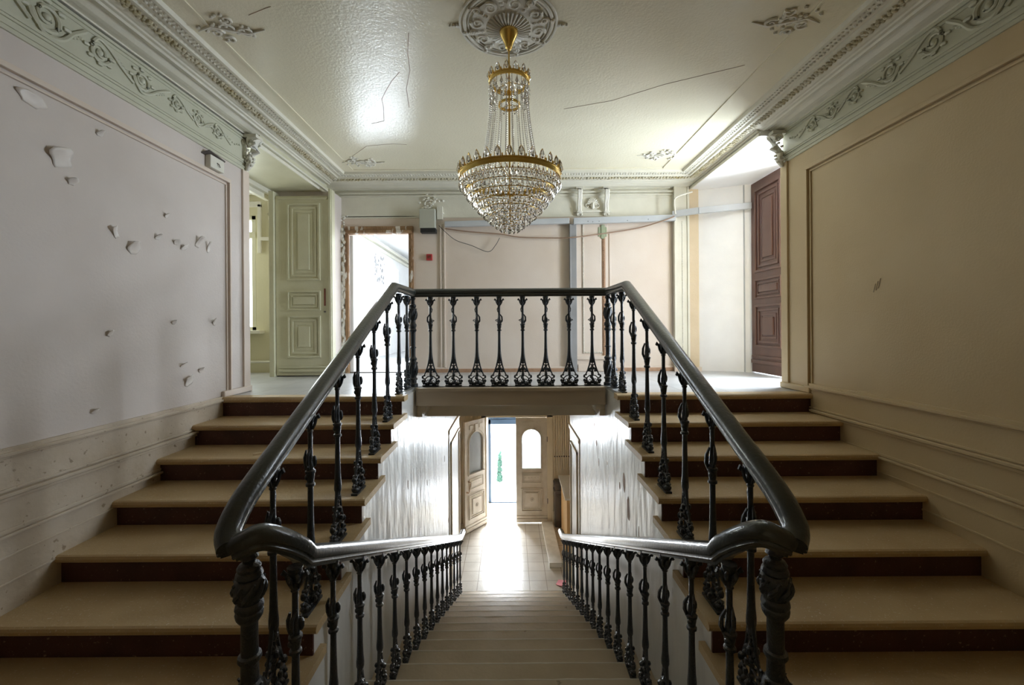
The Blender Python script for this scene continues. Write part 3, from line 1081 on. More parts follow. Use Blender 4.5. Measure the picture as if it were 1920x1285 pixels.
w = MB()
w.box(3.215, 3.225, 5.855, 5.885, 0.0, 2.57)
struct(w.build('trim_46', 'trunk'))
# header bands over the side openings
w = MB()
for sgn, X, z in ((-1, -2.56, 2.50), (1, 2.57, 2.575)):
    w.box(X, X - sgn * .02, YO - .02, 6.08, z - .004, z + .03)
    w.box(X, X - sgn * .035, YO - .02, 6.08, z + .045, z + .065)
struct(w.build('trim_21', 'plaster', bevel=0.003))
# lining of the left opening
w = MB()
w.box(OXL - .02, OXL + .10, YO, YO + .05, 0, 2.50)
w.box(XL - .01, XL + .012, YO - .03, YO + .004, 0, 2.32)
w.box(OXL - .06, OXL + .02, YO, 5.8, 2.44, 2.50)
w.box(OXL - .10, OXL - .04, YO, 5.8, 2.38, 2.44)
struct(w.build('trim_22', 'plaster', bevel=0.004))

# ceiling panel line, corner ornaments, cracks
w = MB()
PX0, PX1, PY1 = -2.02, 1.99, 5.50
w.box(PX0, PX0 + .014, -1.5, PY1, ZC - .008, ZC)
w.box(PX1 - .014, PX1, -1.5, PY1, ZC - .008, ZC)
w.box(PX0, PX1, PY1 - .014, PY1, ZC - .008, ZC)
struct(w.build('trim_23', 'ceil'))
orn_lab = {}
def ceiling_ornament(cx, cy, sx, sy, nm, sc=1.0):
    w = MB()
    z = ZC - .006
    for dx, dy, r0, d in ((0, 0, .06, 1), (.11 * sx, .02 * sy, .045, -1), (-.11 * sx, .03 * sy, .045, 1), (.04 * sx, -.09 * sy, .04, -1), (-.05 * sx, .10 * sy, .035, 1)):
        w.spiral((cx + dx * sc, cy + dy * sc, z), r0 * sc, 1.3, 'xy', d, random.random() * 6, .011 * sc)
    for k in range(26):
        a = random.random() * 2 * PI
        q = random.random() ** .6 * .17 * sc
        w.blob((cx + math.cos(a) * q * 1.2, cy + math.sin(a) * q * .8, z), (.016 * sc, .012 * sc, .012), 6, 4)
    w.tube([(cx - .22 * sx * sc, cy + .02, z), (cx - .1 * sx * sc, cy - .03, z), (cx, cy, z), (cx + .12 * sx * sc, cy + .04, z), (cx + .24 * sx * sc, cy + .01, z)], [.004, .012, .014, .012, .004], 6)
    return struct(w.build(nm, 'plaster_w', smooth=True))
ceiling_ornament(-1.90, 2.90, 1, 1, 'trim_24')
ceiling_ornament(1.88, 2.86, -1, 1, 'trim_25')
ceiling_ornament(-1.80, 5.22, 1, -1, 'trim_26', 1.15)
ceiling_ornament(1.80, 5.08, -1, -1, 'trim_27', 1.15)
w = MB()
def ceil_px(u, v): d = (ZC - CZ) * 800 / (615 - v); return ((u - 957) * d / 800, d, ZC - .0005)
for poly in ([(752, 134), (738, 150), (727, 168), (719, 184), (722, 200), (723, 225), (700, 230)], [(770, 60), (768, 100), (772, 130), (765, 165), (770, 200)],
             [(470, 25), (500, 13), (512, 9)], [(1060, 205), (1150, 190), (1250, 160), (1400, 125)], [(650, 300), (690, 272), (740, 268), (765, 270)]):
    w.tube([ceil_px(*p) for p in poly], .0022, 4)
struct(w.build('trim_28', 'cable_b'))

# ceiling rosette
w = MB()
RC = (0.0, 2.88)
def ringpts(r, z, wob=0, nw=8, n=72): return [(RC[0] + (r + wob * abs(math.cos(nw * PI * k / n))) * math.cos(2 * PI * k / n), RC[1] + (r + wob * abs(math.cos(nw * PI * k / n))) * math.sin(2 * PI * k / n), z) for k in range(n + 1)]
w.tube(ringpts(.325, ZC - .006), .009, 6)
w.tube(ringpts(.295, ZC - .008), .012, 6)
w.tube(ringpts(.27, ZC - .005), .006, 6)
w.lathe([(ZC - .012, .25), (ZC - .02, .20), (ZC - .022, .16), (ZC - .035, .12), (ZC - .045, .07), (ZC - .05, .03)][::-1], (RC[0], RC[1], 0), 48, False)
for k in range(32):
    a = 2 * PI * k / 32
    w.tube([(RC[0] + .05 * math.cos(a), RC[1] + .05 * math.sin(a), ZC - .05), (RC[0] + .10 * math.cos(a), RC[1] + .10 * math.sin(a), ZC - .046), (RC[0] + .15 * math.cos(a), RC[1] + .15 * math.sin(a), ZC - .03)], [.004, .008, .009], 5)
for k in range(8):
    a = 2 * PI * k / 8 + .2
    w.spiral((RC[0] + .21 * math.cos(a), RC[1] + .21 * math.sin(a), ZC - .02), .045, 1.5, 'xy', 1 if k % 2 else -1, a, .010)
    a += PI / 8
    w.spiral((RC[0] + .25 * math.cos(a), RC[1] + .25 * math.sin(a), ZC - .015), .03, 1.3, 'xy', -1 if k % 2 else 1, a, .008)
    for q in (.18, .215, .25, .30):
        w.blob((RC[0] + q * math.cos(a), RC[1] + q * math.sin(a), ZC - .018), (.018, .018, .014), 6, 4)
for k in range(4):
    a = PI / 4 * 0 + k * PI / 2
    for q, s0 in ((.34, .02), (.37, .014), (.395, .009)):
        w.blob((RC[0] + q * math.cos(a), RC[1] + q * math.sin(a), ZC - .006), (s0, s0, .012), 6, 4)
struct(w.build('trim_29', 'plaster_w', smooth=True))

# ------------------------------------------------------------------ chandelier
ch = thing('chandelier', 'gold and crystal basket chandelier hanging from the ceiling rosette', 'chandelier', (0.003, 2.88, 0))
w = MB()
w.lathe([(2.515, .012), (2.52, .022), (2.545, .028), (2.58, .045), (2.615, .062), (2.64, .066), (2.655, .060), (2.665, .045)], seg=32)
w.build('canopy', 'brass', ch, smooth=True)
w = MB()
w.lathe([(1.33, .006), (2.53, .006)], seg=8)
w.lathe([(2.515, .013), (2.50, .010)][::-1], seg=8)
w.build('rod', 'brass', ch, smooth=True)


def band(z0, z1, r, nm, lip=.004):
    w = MB()
    w.lathe([(z0, r), (z0 - .003, r + lip), (z0 + .006, r + lip), (z0 + .008, r + .001), (z1 - .008, r + .001), (z1 - .006, r + lip), (z1 + .003, r + lip), (z1, r), (z1, r - .008), (z0, r - .008), (z0, r)], seg=64, cap=False)
    for k in range(3):
        a = k * 2 * PI / 3 + .3
        w.tube([(0, 0, (z0 + z1) / 2), (math.cos(a) * (r - .002), math.sin(a) * (r - .002), (z0 + z1) / 2)], .003, 5)
    o = w.build(nm, 'brass', ch, smooth=True)
    fix_normals(o)
    return o


ZR = 1.635
band(ZR - .012, ZR + .022, .338, 'lower_band')
band(2.275, 2.300, .133, 'upper_band')
band(2.130, 2.140, .070, 'neck_band')
tiers = [(1.575, .315), (1.53, .290), (1.485, .255), (1.44, .215), (1.40, .175), (1.365, .135), (1.335, .095), (1.31, .06)]
for z, r_ in tiers[::1]:
    w = MB()
    w.tube([(r_ * math.cos(2 * PI * k / 48), r_ * math.sin(2 * PI * k / 48), z + .022) for k in range(49)], .003, 5)
    w.build('tier_ring', 'brass', ch, smooth=True)


def crystal(mb, p, h, wd, up=False, th=None):
    """faceted drop; tip at p + h*z (hanging) or standing"""
    x, y, z = p
    th = th or wd * .6
    n = 6
    if up:
        lv = [(0, .2), (.3, 1.0), (.6, .85), (1.0, .02)]
    else:
        lv = [(0, .05), (-.45, .55), (-.75, 1.0), (-1.0, .1)]
    vs = []
    for t, q in lv:
        for k in range(n):
            a = 2 * PI * k / n
            vs.append((x + wd * .5 * q * math.cos(a), y + wd * .5 * q * math.sin(a), z + h * t))
    fs = []
    for i in range(3):
        for k in range(n):
            k2 = (k + 1) % n
            fs.append((i * n + k, i * n + k2, (i + 1) * n + k2, (i + 1) * n + k) if up else (i * n + k2, i * n + k, (i + 1) * n + k, (i + 1) * n + k2))
    fs.append(tuple(range(n)))
    fs.append(tuple(range(3 * n, 4 * n)))
    mb.add(vs, fs)


# upright crown crystals: one gold setting with a crystal set in it
def crown(z, r_, n, h, wd):
    c0 = None
    for k in range(n):
        a = 2 * PI * k / n + .1
        loc = ((r_ + .004) * math.cos(a), (r_ + .004) * math.sin(a), z)
        if c0 is None:
            m = MB()
            crystal(m, (0, 0, .006), h, wd, True)
            c0 = m.build('crown_crystal', 'crystal', ch)
            m = MB()
            m.tube([(0, -wd * .55, 0), (0, -wd * .62, h * .45), (0, -wd * .3, h * .85), (0, 0, h * 1.06), (0, wd * .3, h * .85), (0, wd * .62, h * .45), (0, wd * .55, 0)], .0028, 5)
            m.blob((0, wd * .9, h * .15), (.006, .006, .010), 6, 4)
            m.build('gold_setting', 'brass', c0, smooth=True)
            c0.location = loc
            c0.rotation_euler = (0, 0, a)
        else:
            place(c0, ch, loc, a)


crown(ZR + .022, .338, 30, .062, .032)
crown(2.300, .133, 14, .052, .028)
# bead chains from the upper band to the lower one
c0 = None
for k in range(22):
    a = 2 * PI * k / 22
    if c0 is None:
        m = MB()
        for i in range(44):
            t = i / 43
            rr = .125 + (.205 - .125) * t ** 1.9
            zz = 2.285 + (1.665 - 2.285) * t
            m.blob((rr, 0, zz), (.0052, .0052, .0066), 6, 4)
        c0 = m.build('bead_chain', 'crystal', ch)
    else:
        place(c0, ch, None, a)
# hanging drops
drops = []
for i, (z, r_) in enumerate([(ZR - .014, .336)] + [(z + .022, r) for z, r in tiers]):
    n = max(8, int(2 * PI * r_ / .034))
    for k in range(n):
        a = 2 * PI * (k + .5 * (i % 2)) / n
        drops.append((r_ * math.cos(a), r_ * math.sin(a), z, .058 if i else .06))
for k in range(16):
    a = 2 * PI * k / 16
    drops.append((.131 * math.cos(a), .131 * math.sin(a), 2.272, .055))
for k in range(16):
    a = 2 * PI * (k + .5) / 16
    drops.append((.131 * math.cos(a), .131 * math.sin(a), 2.225, .05))
for k in range(10):
    a = 2 * PI * k / 10
    drops.append((.125 * math.cos(a), .125 * math.sin(a), 2.19, .06))
drops.sort(key=lambda d: d[1])
m = MB()
crystal(m, (0, 0, 0), .058, .024)
d0 = m.build('crystal_drop', 'crystal', ch)
d0.location = drops[0][:3]
for d in drops[1:100]:
    place(d0, ch, d[:3], 0, (1, 1, d[3] / .058))
m = MB()
for x, y, z, h in drops[100:]:
    crystal(m, (x, y, z), h, .024)
for k in range(60):     # inner strings inside the basket
    a = random.random() * 2 * PI
    t = random.random()
    rr = .22 * (1 - t * .75) * random.random() ** .5
    crystal(m, (rr * math.cos(a), rr * math.sin(a), 1.60 - .24 * t), .05, .02)
o = m.build('crystal_drops', 'crystal', ch)
o['kind'] = 'stuff'
m = MB()
crystal(m, (0, 0, 1.325), .06, .03)
m.build('finial_crystal', 'crystal', ch)

# ------------------------------------------------------------------ back wall dressing
PXM = YB / 800


def bxp(w, u0, u1, v0, v1, d0, d1, yb=YB):
    """box on the back wall from picture-plane measurements of the wall"""
    q = yb / 800
    w.box((u0 - 957) * q, (u1 - 957) * q, yb - d1, yb - d0, CZ + (615 - v1) * q, CZ + (615 - v0) * q)


w = MB()   # stripped door lining
bxp(w, 650, 656, 428, 699, 0, .05)
bxp(w, 768, 777, 424, 699, 0, .035)
bxp(w, 650, 776, 424, 438, -.05, .045)
bxp(w, 652, 774, 432, 437, 0, .07)
door_lining = struct(w.build('trim_30', 'rough_wood', bevel=0.004))
w = MB()
for k in range(46):
    v = 430 + k * 5.8
    u = 646 + random.uniform(-3, 4)
    q = PXM
    w.blob(((u - 957) * q, YB - .03, CZ + (615 - v) * q), (random.uniform(.02, .04), .03, random.uniform(.03, .07)), 6, 4)
struct(w.build('trim_44', 'plaster_w'))
w = MB()
for k in range(20):
    v = 430 + k * 13
    w.blob(((773 - 957) * PXM, YB - .035, CZ + (615 - v) * PXM), (random.uniform(.012, .025), .012, random.uniform(.02, .05)), 6, 4)
struct(w.build('trim_31', 'rough_wood'))
w = MB()
bxp(w, 657, 663, 440, 699, -.20, .0)
struct(w.build('trim_32', 'white_room'))
w = MB()   # ochre pilaster strip at left; right strip is a shadow painted in ochre
bxp(w, 628, 645, 420, 699, 0, .03)
bxp(w, 1290, 1308, 360, 697, 0, .06)
struct(w.build('trim_33_and_shade_strip', 'orange_wall_and_shade', bevel=0.006))
w = MB()   # cream upper zone of the back wall
bxp(w, 628, 1310, 345, 408, 0, .010)
bxp(w, 1262, 1290, 350, 697, 0, .06)
bxp(w, 1286, 1290, 350, 697, .06, .075)
bxp(w, 1262, 1266, 350, 697, .06, .075)
struct(w.build('trim_45', 'plaster', bevel=.003))
w = MB()   # pilasters and panel mouldings
bxp(w, 1081, 1140, 418, 697, 0, .02)
bxp(w, 1081, 1140, 668, 675, 0, .045)
bxp(w, 1083, 1138, 684, 697, 0, .035)
bxp(w, 1092, 1128, 422, 664, .02, .028)
bxp(w, 833, 836, 420, 690, 0, .02)
bxp(w, 826, 829, 420, 690, 0, .016)
bxp(w, 1143, 1146, 440, 690, 0, .012)
bxp(w, 1262, 1265, 440, 690, 0, .012)
bxp(w, 780, 1262, 688, 697, 0, .02)
bxp(w, 1260, 1310, 690, 699, .06, .10)
struct(w.build('trim_34', 'wall', bevel=0.003))
w = MB()   # baseboard
bxp(w, 777, 1270, 691, 699, 0, .028)
struct(w.build('baseboard_back', 'bead_brown', bevel=0.003))
w = MB()   # bead strips
for u in (1094,):
    v = 425
    while v < 664:
        w.blob(((u - 957) * PXM, YB - .028, CZ + (615 - v) * PXM), .009, 6, 4)
        v += 3
v = 420
while v < 690:
    w.blob(((831 - 957) * PXM, YB - .012, CZ + (615 - v) * PXM), .007, 6, 4)
    w.blob(((1277 - 957) * PXM, YB - .062, CZ + (615 - v) * PXM), .009, 6, 4)
    v += 3.2
for k in range(13):
    w.blob(((1095 + k * 2.8 - 957) * PXM, YB - .028, CZ + (615 - 422) * PXM), .009, 6, 4)
    w.blob(((1097 + k * 2.6 - 957) * PXM, YB - .028, CZ + (615 - 662) * PXM), (.008, .01, .012), 6, 4)
struct(w.build('trim_35', 'plaster_w', smooth=True))
w = MB()
bxp(w, 1129, 1135, 440, 668, .02, .03)
v = 440
while v < 668:
    w.blob(((1132 - 957) * PXM, YB - .032, CZ + (615 - v) * PXM), .012, 6, 4)
    v += 3.5
struct(w.build('trim_36', 'bead_brown', smooth=True))
w = MB()   # plain frieze bands across the back
bxp(w, 640, 1290, 366, 369, 0, .03)
bxp(w, 640, 1290, 361, 364, 0, .045)
bxp(w, 780, 1290, 372, 374, 0, .012)
bxp(w, 640, 780, 404, 406, 0, .01)
struct(w.build('trim_37', 'plaster', bevel=0.002))
# two scroll brackets with a shell between them
w = MB()
for u in (1087, 1137):
    x = (u - 957) * PXM
    def zz(v): return CZ + (615 - v) * PXM
    for dx in (-.018, 0, .018):
        w.tube([(x + dx, YB - .04, zz(356)), (x + dx, YB - .11, zz(362)), (x + dx, YB - .10, zz(374)), (x + dx, YB - .05, zz(386)), (x + dx, YB - .06, zz(395)), (x + dx, YB - .02, zz(407))], [.014, .018, .016, .012, .016, .008], 8)
    w.box(x - .05, x + .05, YB - .09, YB, zz(357), zz(354))
    w.blob((x, YB - .04, zz(400)), (.05, .03, .02))
    w.blob((x - .03, YB - .03, zz(404)), (.02, .02, .02))
    w.blob((x + .03, YB - .03, zz(404)), (.02, .02, .02))
x = (1112 - 957) * PXM
for k in range(9):
    a = PI * k / 8
    w.tube([(x, YB - .03, zz(384)), (x + .075 * math.cos(a), YB - .03, zz(384) + .075 * math.sin(a))], [.008, .013], 6)
w.spiral((x - .07, YB - .02, zz(388)), .035, 1.3, 'xz', 1, 0, .01)
w.spiral((x + .07, YB - .02, zz(388)), .035, 1.3, 'xz', -1, PI, .01)
w.blob((x, YB - .03, zz(388)), (.03, .03, .05))
bxp(w, 1076, 1146, 396, 400, 0, .03)
struct(w.build('trim_38', 'plaster_w', smooth=True))
w = MB()   # battered ornament above the grey box and at the left corner
for k in range(40):
    u, v = random.gauss(812, 10), random.gauss(384, 9)
    w.blob(((u - 957) * PXM, YB - .01, CZ + (615 - v) * PXM), (.022, .025, .018), 6, 4)
w.spiral(((806 - 957) * PXM, YB - .02, CZ + (615 - 384) * PXM), .08, 1.2, 'xz', 1, .4, .014)
w.spiral(((824 - 957) * PXM, YB - .02, CZ + (615 - 400) * PXM), .06, 1.2, 'xz', -1, 2, .014)
bxp(w, 822, 832, 388, 412, 0, .05)
for k in range(16):
    u, v = random.gauss(643, 5), random.gauss(409, 6)
    w.blob(((u - 957) * PXM, YB - .01, CZ + (615 - v) * PXM), (.016, .02, .014), 6, 4)
struct(w.build('trim_39', 'plaster_w', smooth=True))

# grey control box
r = thing('control_box', 'grey box with black lower edge mounted on the wall beside the stripped doorway', 'box', ((806 - 957) * PXM, YB, CZ + (615 - 430) * PXM))
MB().box(-.118, .105, -.12, 0, 0, .27).build('cover', 'boxgrey', r, bevel=.008)
MB().box(-.105, .112, -.11, 0, -.06, 0).build('base', 'black', r, bevel=.004)
r = thing('fire_alarm_button', 'small red square alarm button on the back wall below the grey box', 'alarm button', ((806.5 - 957) * PXM, YB, CZ + (615 - 482) * PXM))
MB().box(-.042, .042, -.035, 0, -.045, .045).build('housing', 'red', r, bevel=.006)
w = MB()
w.box(-.022, -.006, -.040, -.034, -.02, .02)
w.box(.006, .022, -.040, -.034, -.02, .02)
w.box(-.022, .022, -.040, -.034, .012, .02)
w.build('button', 'darkred', r)

# cable trunking
r = thing('cable_trunking', 'grey blue horizontal cable trunking running along the back wall into the right alcove', 'trunking')
def trunk(w, p0, p1, h, d):
    """strip between two points on the wall, d deep towards the camera"""
    (x0, y0, z0), (x1, y1, z1) = p0, p1
    t = Vector((x1 - x0, y1 - y0, 0)).normalized()
    nrm = Vector((t.y, -t.x, 0)) * d
    vs = []
    for (x, y, z) in (p0, p1):
        for dz in (-h / 2, h / 2):
            vs.append((x, y, z + dz))
            vs.append((x + nrm.x, y + nrm.y, z + dz))
    w.add(vs, [(0, 1, 5, 4), (1, 3, 7, 5), (3, 2, 6, 7), (2, 0, 4, 6), (0, 2, 3, 1), (4, 5, 7, 6)])
def bp(u, v, y=YB): return ((u - 957) * y / 800, y, CZ + (615 - v) * y / 800)
w = MB()
trunk(w, bp(836, 421, YB - .03), bp(1068, 416.5, YB - .03), .075, .06)
w.build('channel', 'trunk', r, bevel=.004)
w = MB()
trunk(w, bp(1076, 417, YB - .05), bp(1266, 412, YB - .05), .085, .06)
w.build('channel', 'trunk', r, bevel=.004)
w = MB()
xa, ya = 2.58, YB - .15
trunk(w, (2.30, YB - .06, 2.215), (2.62, YB - .17, 2.235), .085, .05)
w.build('channel', 'trunk', r, bevel=.004)
w = MB()
trunk(w, (2.62, YB - .16, 2.235), (3.29, 5.83, 2.27), .085, .05)
w.build('channel', 'trunk', r, bevel=.004)
w = MB()
for k, (u, v) in enumerate(((1104, 414), (1113, 415), (1125, 414), (1178, 413), (1217, 411), (1252, 411))):
    q = (YB - .115) / 800
    w.blob(((u - 957) * q, YB - .112, CZ + (615 - v - 2) * q), (.006, .004, .006), 6, 4)
w.build('screw', 'black', r)
w = MB()
bxp(w, 1068, 1081, 423, 698, .0, .055)
bxp(w, 1068, 1070.5, 423, 698, .055, .07)
tag(w.build('vertical_trunking', 'trunk_d', bevel=.003), 'grey vertical cable trunking running down the back wall beside the pilaster', 'trunking')


def cable(name, pts, r0, m, lab, y=YB):
    w = MB()
    w.tube(smooth_path([bp(u, v, yy) for u, v, yy in pts], 5), r0, 6)
    return tag(w.build(name, m, smooth=True), lab, 'cable')


yy = YB - .03
yt = YB - .13
yb2 = YB - .05
cable('brown_cable', [(836, 428, yy), (880, 434, yy), (940, 439, yy), (975, 445, yy), (1040, 447, yy), (1078, 446, YB - .08), (1150, 437, yy), (1200, 429, yy), (1245, 416, yt), (1266, 408, yt)], .009, 'cable_b', 'brown cable sagging below the horizontal trunking on the back wall')
cable('black_wire', [(824, 422, yb2), (836, 434, yb2), (856, 450, yb2), (885, 460, yb2), (916, 472, yb2), (930, 460, yb2), (938, 446, yb2)], .0045, 'cable_k', 'thin black wire drooping in a loop on the back wall right of the grey box')
cable('white_pipe', [(1268, 404, YB - .18), (1266, 385, YB - .18), (1270, 372, YB - .19), (1300, 362, YB - .22)], .012, 'plaster_w', 'thin bent painted pipe at the right back corner above the trunking')
w = MB()
q = PXM
w.box((1122 - 957) * q, (1138 - 957) * q, YB - .035, YB - .02, CZ + (615 - 446) * q, CZ + (615 - 428) * q)
w.box((1127 - 957) * q, (1134 - 957) * q, YB - .042, YB - .02, CZ + (615 - 450) * q, CZ + (615 - 424) * q)
tag(w.build('cloth_patch', 'teal', bevel=.006), 'small faded green cloth patch stuck on the pilaster top where the cable crosses', 'patch')

# junction box hanging on the left wall
def lw(u, v, X=XL): d = -X * 800 / (957 - u); return (X, d, CZ + (615 - v) * d / 800)
x, y, z = lw(400, 303)
r = thing('junction_box', 'white junction box with loose dark cover hanging at the top of the left wall', 'junction box', (XL, y, z))
MB().box(0, .05, -.09, .09, -.06, .05).build('housing', 'plaster_w', r, bevel=.006)
w = MB()
w.add([(0, -.14, .05), (.05, -.10, .085), (.06, .09, .055), (.0, .09, .05), (.0, -.14, .04), (.05, -.10, .075), (.06, .09, .045), (.0, .09, .04)],
      [(0, 1, 2, 3), (7, 6, 5, 4), (0, 4, 5, 1), (1, 5, 6, 2), (2, 6, 7, 3), (3, 7, 4, 0)])
w.build('cover', 'dark_cab', r)
w = MB()
w.tube([(.05, -.01, .0), (.062, .0, -.01), (.06, .02, -.03)], .004, 5)
w.build('wire', 'cable_k', r)

# curling paint flakes on the left wall: parts of the wall
wl = bpy.data.objects['wall_left']
for (u, v, sw, sh, curl, ang) in ((115, 290, .20, .16, .05, .3), (60, 180, .20, .10, .03, -.2), (135, 335, .08, .06, .05, 0), (250, 460, .13, .13, .06, .1), (215, 430, .06, .12, .05, .6), (188, 245, .06, .05, .05, 0),
                                  (295, 440, .06, .06, .06, 0), (312, 400, .05, .05, .05, .3), (345, 460, .10, .06, .05, .3), (372, 450, .08, .14, .07, -.3), (390, 460, .05, .14, .06, .2), (330, 450, .08, .06, .05, 0),
                                  (340, 680, .06, .05, .06, .2), (352, 710, .14, .12, .05, .4), (375, 690, .07, .07, .05, 0), (325, 600, .06, .05, .04, 0), (205, 620, .07, .06, .04, .5), (175, 765, .07, .05, .05, .2), (400, 600, .05, .10, .05, .4)):
    X, y, z = lw(u, v)
    w = MB()
    n = 6
    vs, fs = [], []
    for i in range(n + 1):
        for j in range(n + 1):
            a, b = i / n - .5, j / n
            wob = (.35 + .65 * math.sin(PI * (.12 + .72 * b))) * (1 + .22 * math.sin(7 * b + u))
            yy_ = a * sw * wob
            zz_ = (b - .5) * sh
            c, s2 = math.cos(ang), math.sin(ang)
            vs.append((.002 + .8 * curl * b * b * (1 - .5 * abs(a)), .7 * (yy_ * c - zz_ * s2), .7 * (yy_ * s2 + zz_ * c)))
    for i in range(n):
        for j in range(n):
            fs.append((i * (n + 1) + j, (i + 1) * (n + 1) + j, (i + 1) * (n + 1) + j + 1, i * (n + 1) + j + 1))
    w.add(vs, fs)
    o = w.build('paint_flake', 'flake', wl, smooth=True, loc=(XL + .001, y, z))
    sm = o.modifiers.new('thickness', 'SOLIDIFY')
    sm.thickness = .0025
# chips in the glossy stairwell paint: parts of those walls
for (u, v, sy, sz) in ((1113, 800, .02, .05), (1117, 832, .03, .04), (1121, 868, .015, .05), (1168, 905, .045, .10), (1160, 912, .02, .04), (1176, 958, .05, .12), (1137, 870, .01, .02), (1105, 812, .01, .05),
                       (832, 860, .02, .05), (799, 905, .01, .04), (763, 907, .012, .05), (838, 975, .02, .04), (1195, 1000, .01, .05), (1150, 1040, .01, .03)):
    sg = 1 if u > 957 else -1
    d = 1.02 * 800 / abs(u - 957)
    z = CZ + (615 - v) * d / 800
    w = MB()
    n = 9
    ring = [(d + sy * math.cos(2 * PI * k / n) * random.uniform(.6, 1.1), z + sz * math.sin(2 * PI * k / n) * random.uniform(.7, 1.1)) for k in range(n)]
    w.prism(ring, sg * 1.0185, sg * 1.021, 'x')
    w.build('paint_chip', 'bead_brown', bpy.data.objects['wall_stairwell_left' if sg < 0 else 'wall_stairwell_right'])
# scrape marks on the right wall
w = MB()
for k in range(3):
    y = 2.80 * 800 / (1652 - 957) + k * .022
    z = CZ + (615 - 538) * y / 800
    w.tube([(XR - .001, y, z + .045 - k * .02), (XR - .001, y + .02, z - .03 - k * .015)], .0035, 4)
w.build('scrape_mark', 'dado', bpy.data.objects['wall_right'])

# ------------------------------------------------------------------ left opening: door leaf, side room
r = thing('panelled_door', 'tall cream panelled door leaf standing open in the left opening with rusty latch plate', 'door', (-3.13, 5.70, 0.012))
wd, h = .74, 2.40
MB().box(0, wd, 0, .045, 0, h).build('leaf', 'door_cream', r, bevel=.004)
w = MB()
panel(w, .16, .60, 1.27, 2.30, 0, .02, .024, 3)
panel(w, .16, .60, .87, 1.13, 0, .02, .020, 2)
panel(w, .16, .60, .24, .80, 0, .022, .024, 3)
w.box(.04, .70, -.015, 0, .10, .13)
w.box(.04, .70, -.022, 0, .05, .085)
w.box(.04, .70, -.015, 0, 2.35, 2.375)
w.build('panel_moulding', 'door_cream', r, bevel=.003)
o = MB().box(.645, .665, -.006, 0, .93, 1.16).build('latch_plate', 'darkred', r)
o['label'] = 'long rusty red latch plate'
MB().lathe([(-.02, .012), (.0, .016)], (.655, -.004, .86), 8).build('keyhole_cover', 'dark_cab', r)
# frames round it
w = MB()
w.box(-3.20, -3.135, 5.66, 5.80, 0, 2.47)
w.box(-2.40, -2.375, 5.70, 5.80, 0, 2.50)
w.box(-2.415, -2.385, 5.68, 5.80, 0, 2.50)
struct(w.build('trim_40', 'door_cream', bevel=.004))
# side room walls
w = MB()
YL = 6.25
WX0, WX1, WZ0, WZ1 = -4.9, -3.72, .62, 2.30
w.box(-6.0, WX0, YL, YL + .2, 0, 2.95)
w.box(WX1, -3.2, YL, YL + .2, 0, 2.95)
w.box(WX0, WX1, YL, YL + .2, 0, WZ0)
w.box(WX0, WX1, YL, YL + .2, WZ1, 2.95)
struct(w.build('wall_side_room_back', 'room_green'))
struct(MB().box(-6.1, -6.0, 2.9, YL + .2, 0, 2.95).build('wall_side_room_left', 'room_green'))
struct(MB().box(-6.0, -3.24, 2.9, 3.0, 0, 2.95).build('wall_side_room_front', 'room_green'))
struct(MB().box(-6.1, -3.24, 2.9, YL + .2, 2.95, 3.05).build('ceiling_side_room', 'plaster_w'))
struct(MB().box(-6.1, -3.22, 2.9, N0 + .02, -.2, 0).build('floor_side_room', 'landing'))
wn = MB()
wn.box(WX0, WX0 + .06, YL, YL + .1, WZ0, WZ1)
wn.box(WX1 - .06, WX1, YL, YL + .1, WZ0, WZ1)
wn.box(WX0, WX1, YL, YL + .1, WZ1 - .06, WZ1)
wn.box(WX0, WX1, YL - .01, YL + .09, 1.97, 2.06)
wn.box(WX0, WX1, YL, YL + .1, WZ0, WZ0 + .05)
wi = struct(wn.build('window_1', 'door_cream', bevel=.004))
MB().box(WX0 + .05, WX1 - .05, YL + .04, YL + .046, WZ0 + .05, WZ1 - .06).build('pane', 'pane', wi)
MB().box(WX0 - .1, WX1 + .12, YL - .12, YL + .05, WZ0 - .05, WZ0).build('window_sill', 'plaster', wi, bevel=.006)
w = MB()
w.box(WX1 + .04, WX1 + .09, YL - .03, YL, 1.75, 2.46)
w.box(WX0, WX1 + .09, YL - .03, YL, 2.42, 2.50)
w.box(WX1 + .09, -3.22, YL - .04, YL, 1.93, 1.98)
w.box(-6, -3.22, YL - .05, YL, 2.6, 2.66)
w.box(-3.30, -3.26, YL - .06, YL, 0, 2.6)
struct(w.build('trim_41', 'plaster', bevel=.004))
w = MB()
w.tube([(-3.46, YL - .10, 2.60), (-3.42, YL - .12, 2.42), (-3.44, YL - .10, 2.32)], [.035, .05, .03], 8)
w.tube([(-3.46, YL - .10, 2.30), (-3.42, YL - .12, 2.22), (-3.44, YL - .10, 2.14)], [.03, .045, .02], 8)
tag(w.build('wall_bracket', 'stain', smooth=True), 'dusty ornate bracket high on the side room wall right of the window', 'bracket')
w = MB()
w.tube(smooth_path([(-3.9, YL - .06, .16), (-3.5, YL - .06, .16), (-3.36, YL - .07, .15), (-3.32, YL - .08, .10), (-3.31, YL - .08, .0)], 4), .018, 8)
tag(w.build('heating_pipe', 'plaster', smooth=True), 'painted heating pipe bending to the floor in the left side room', 'pipe')

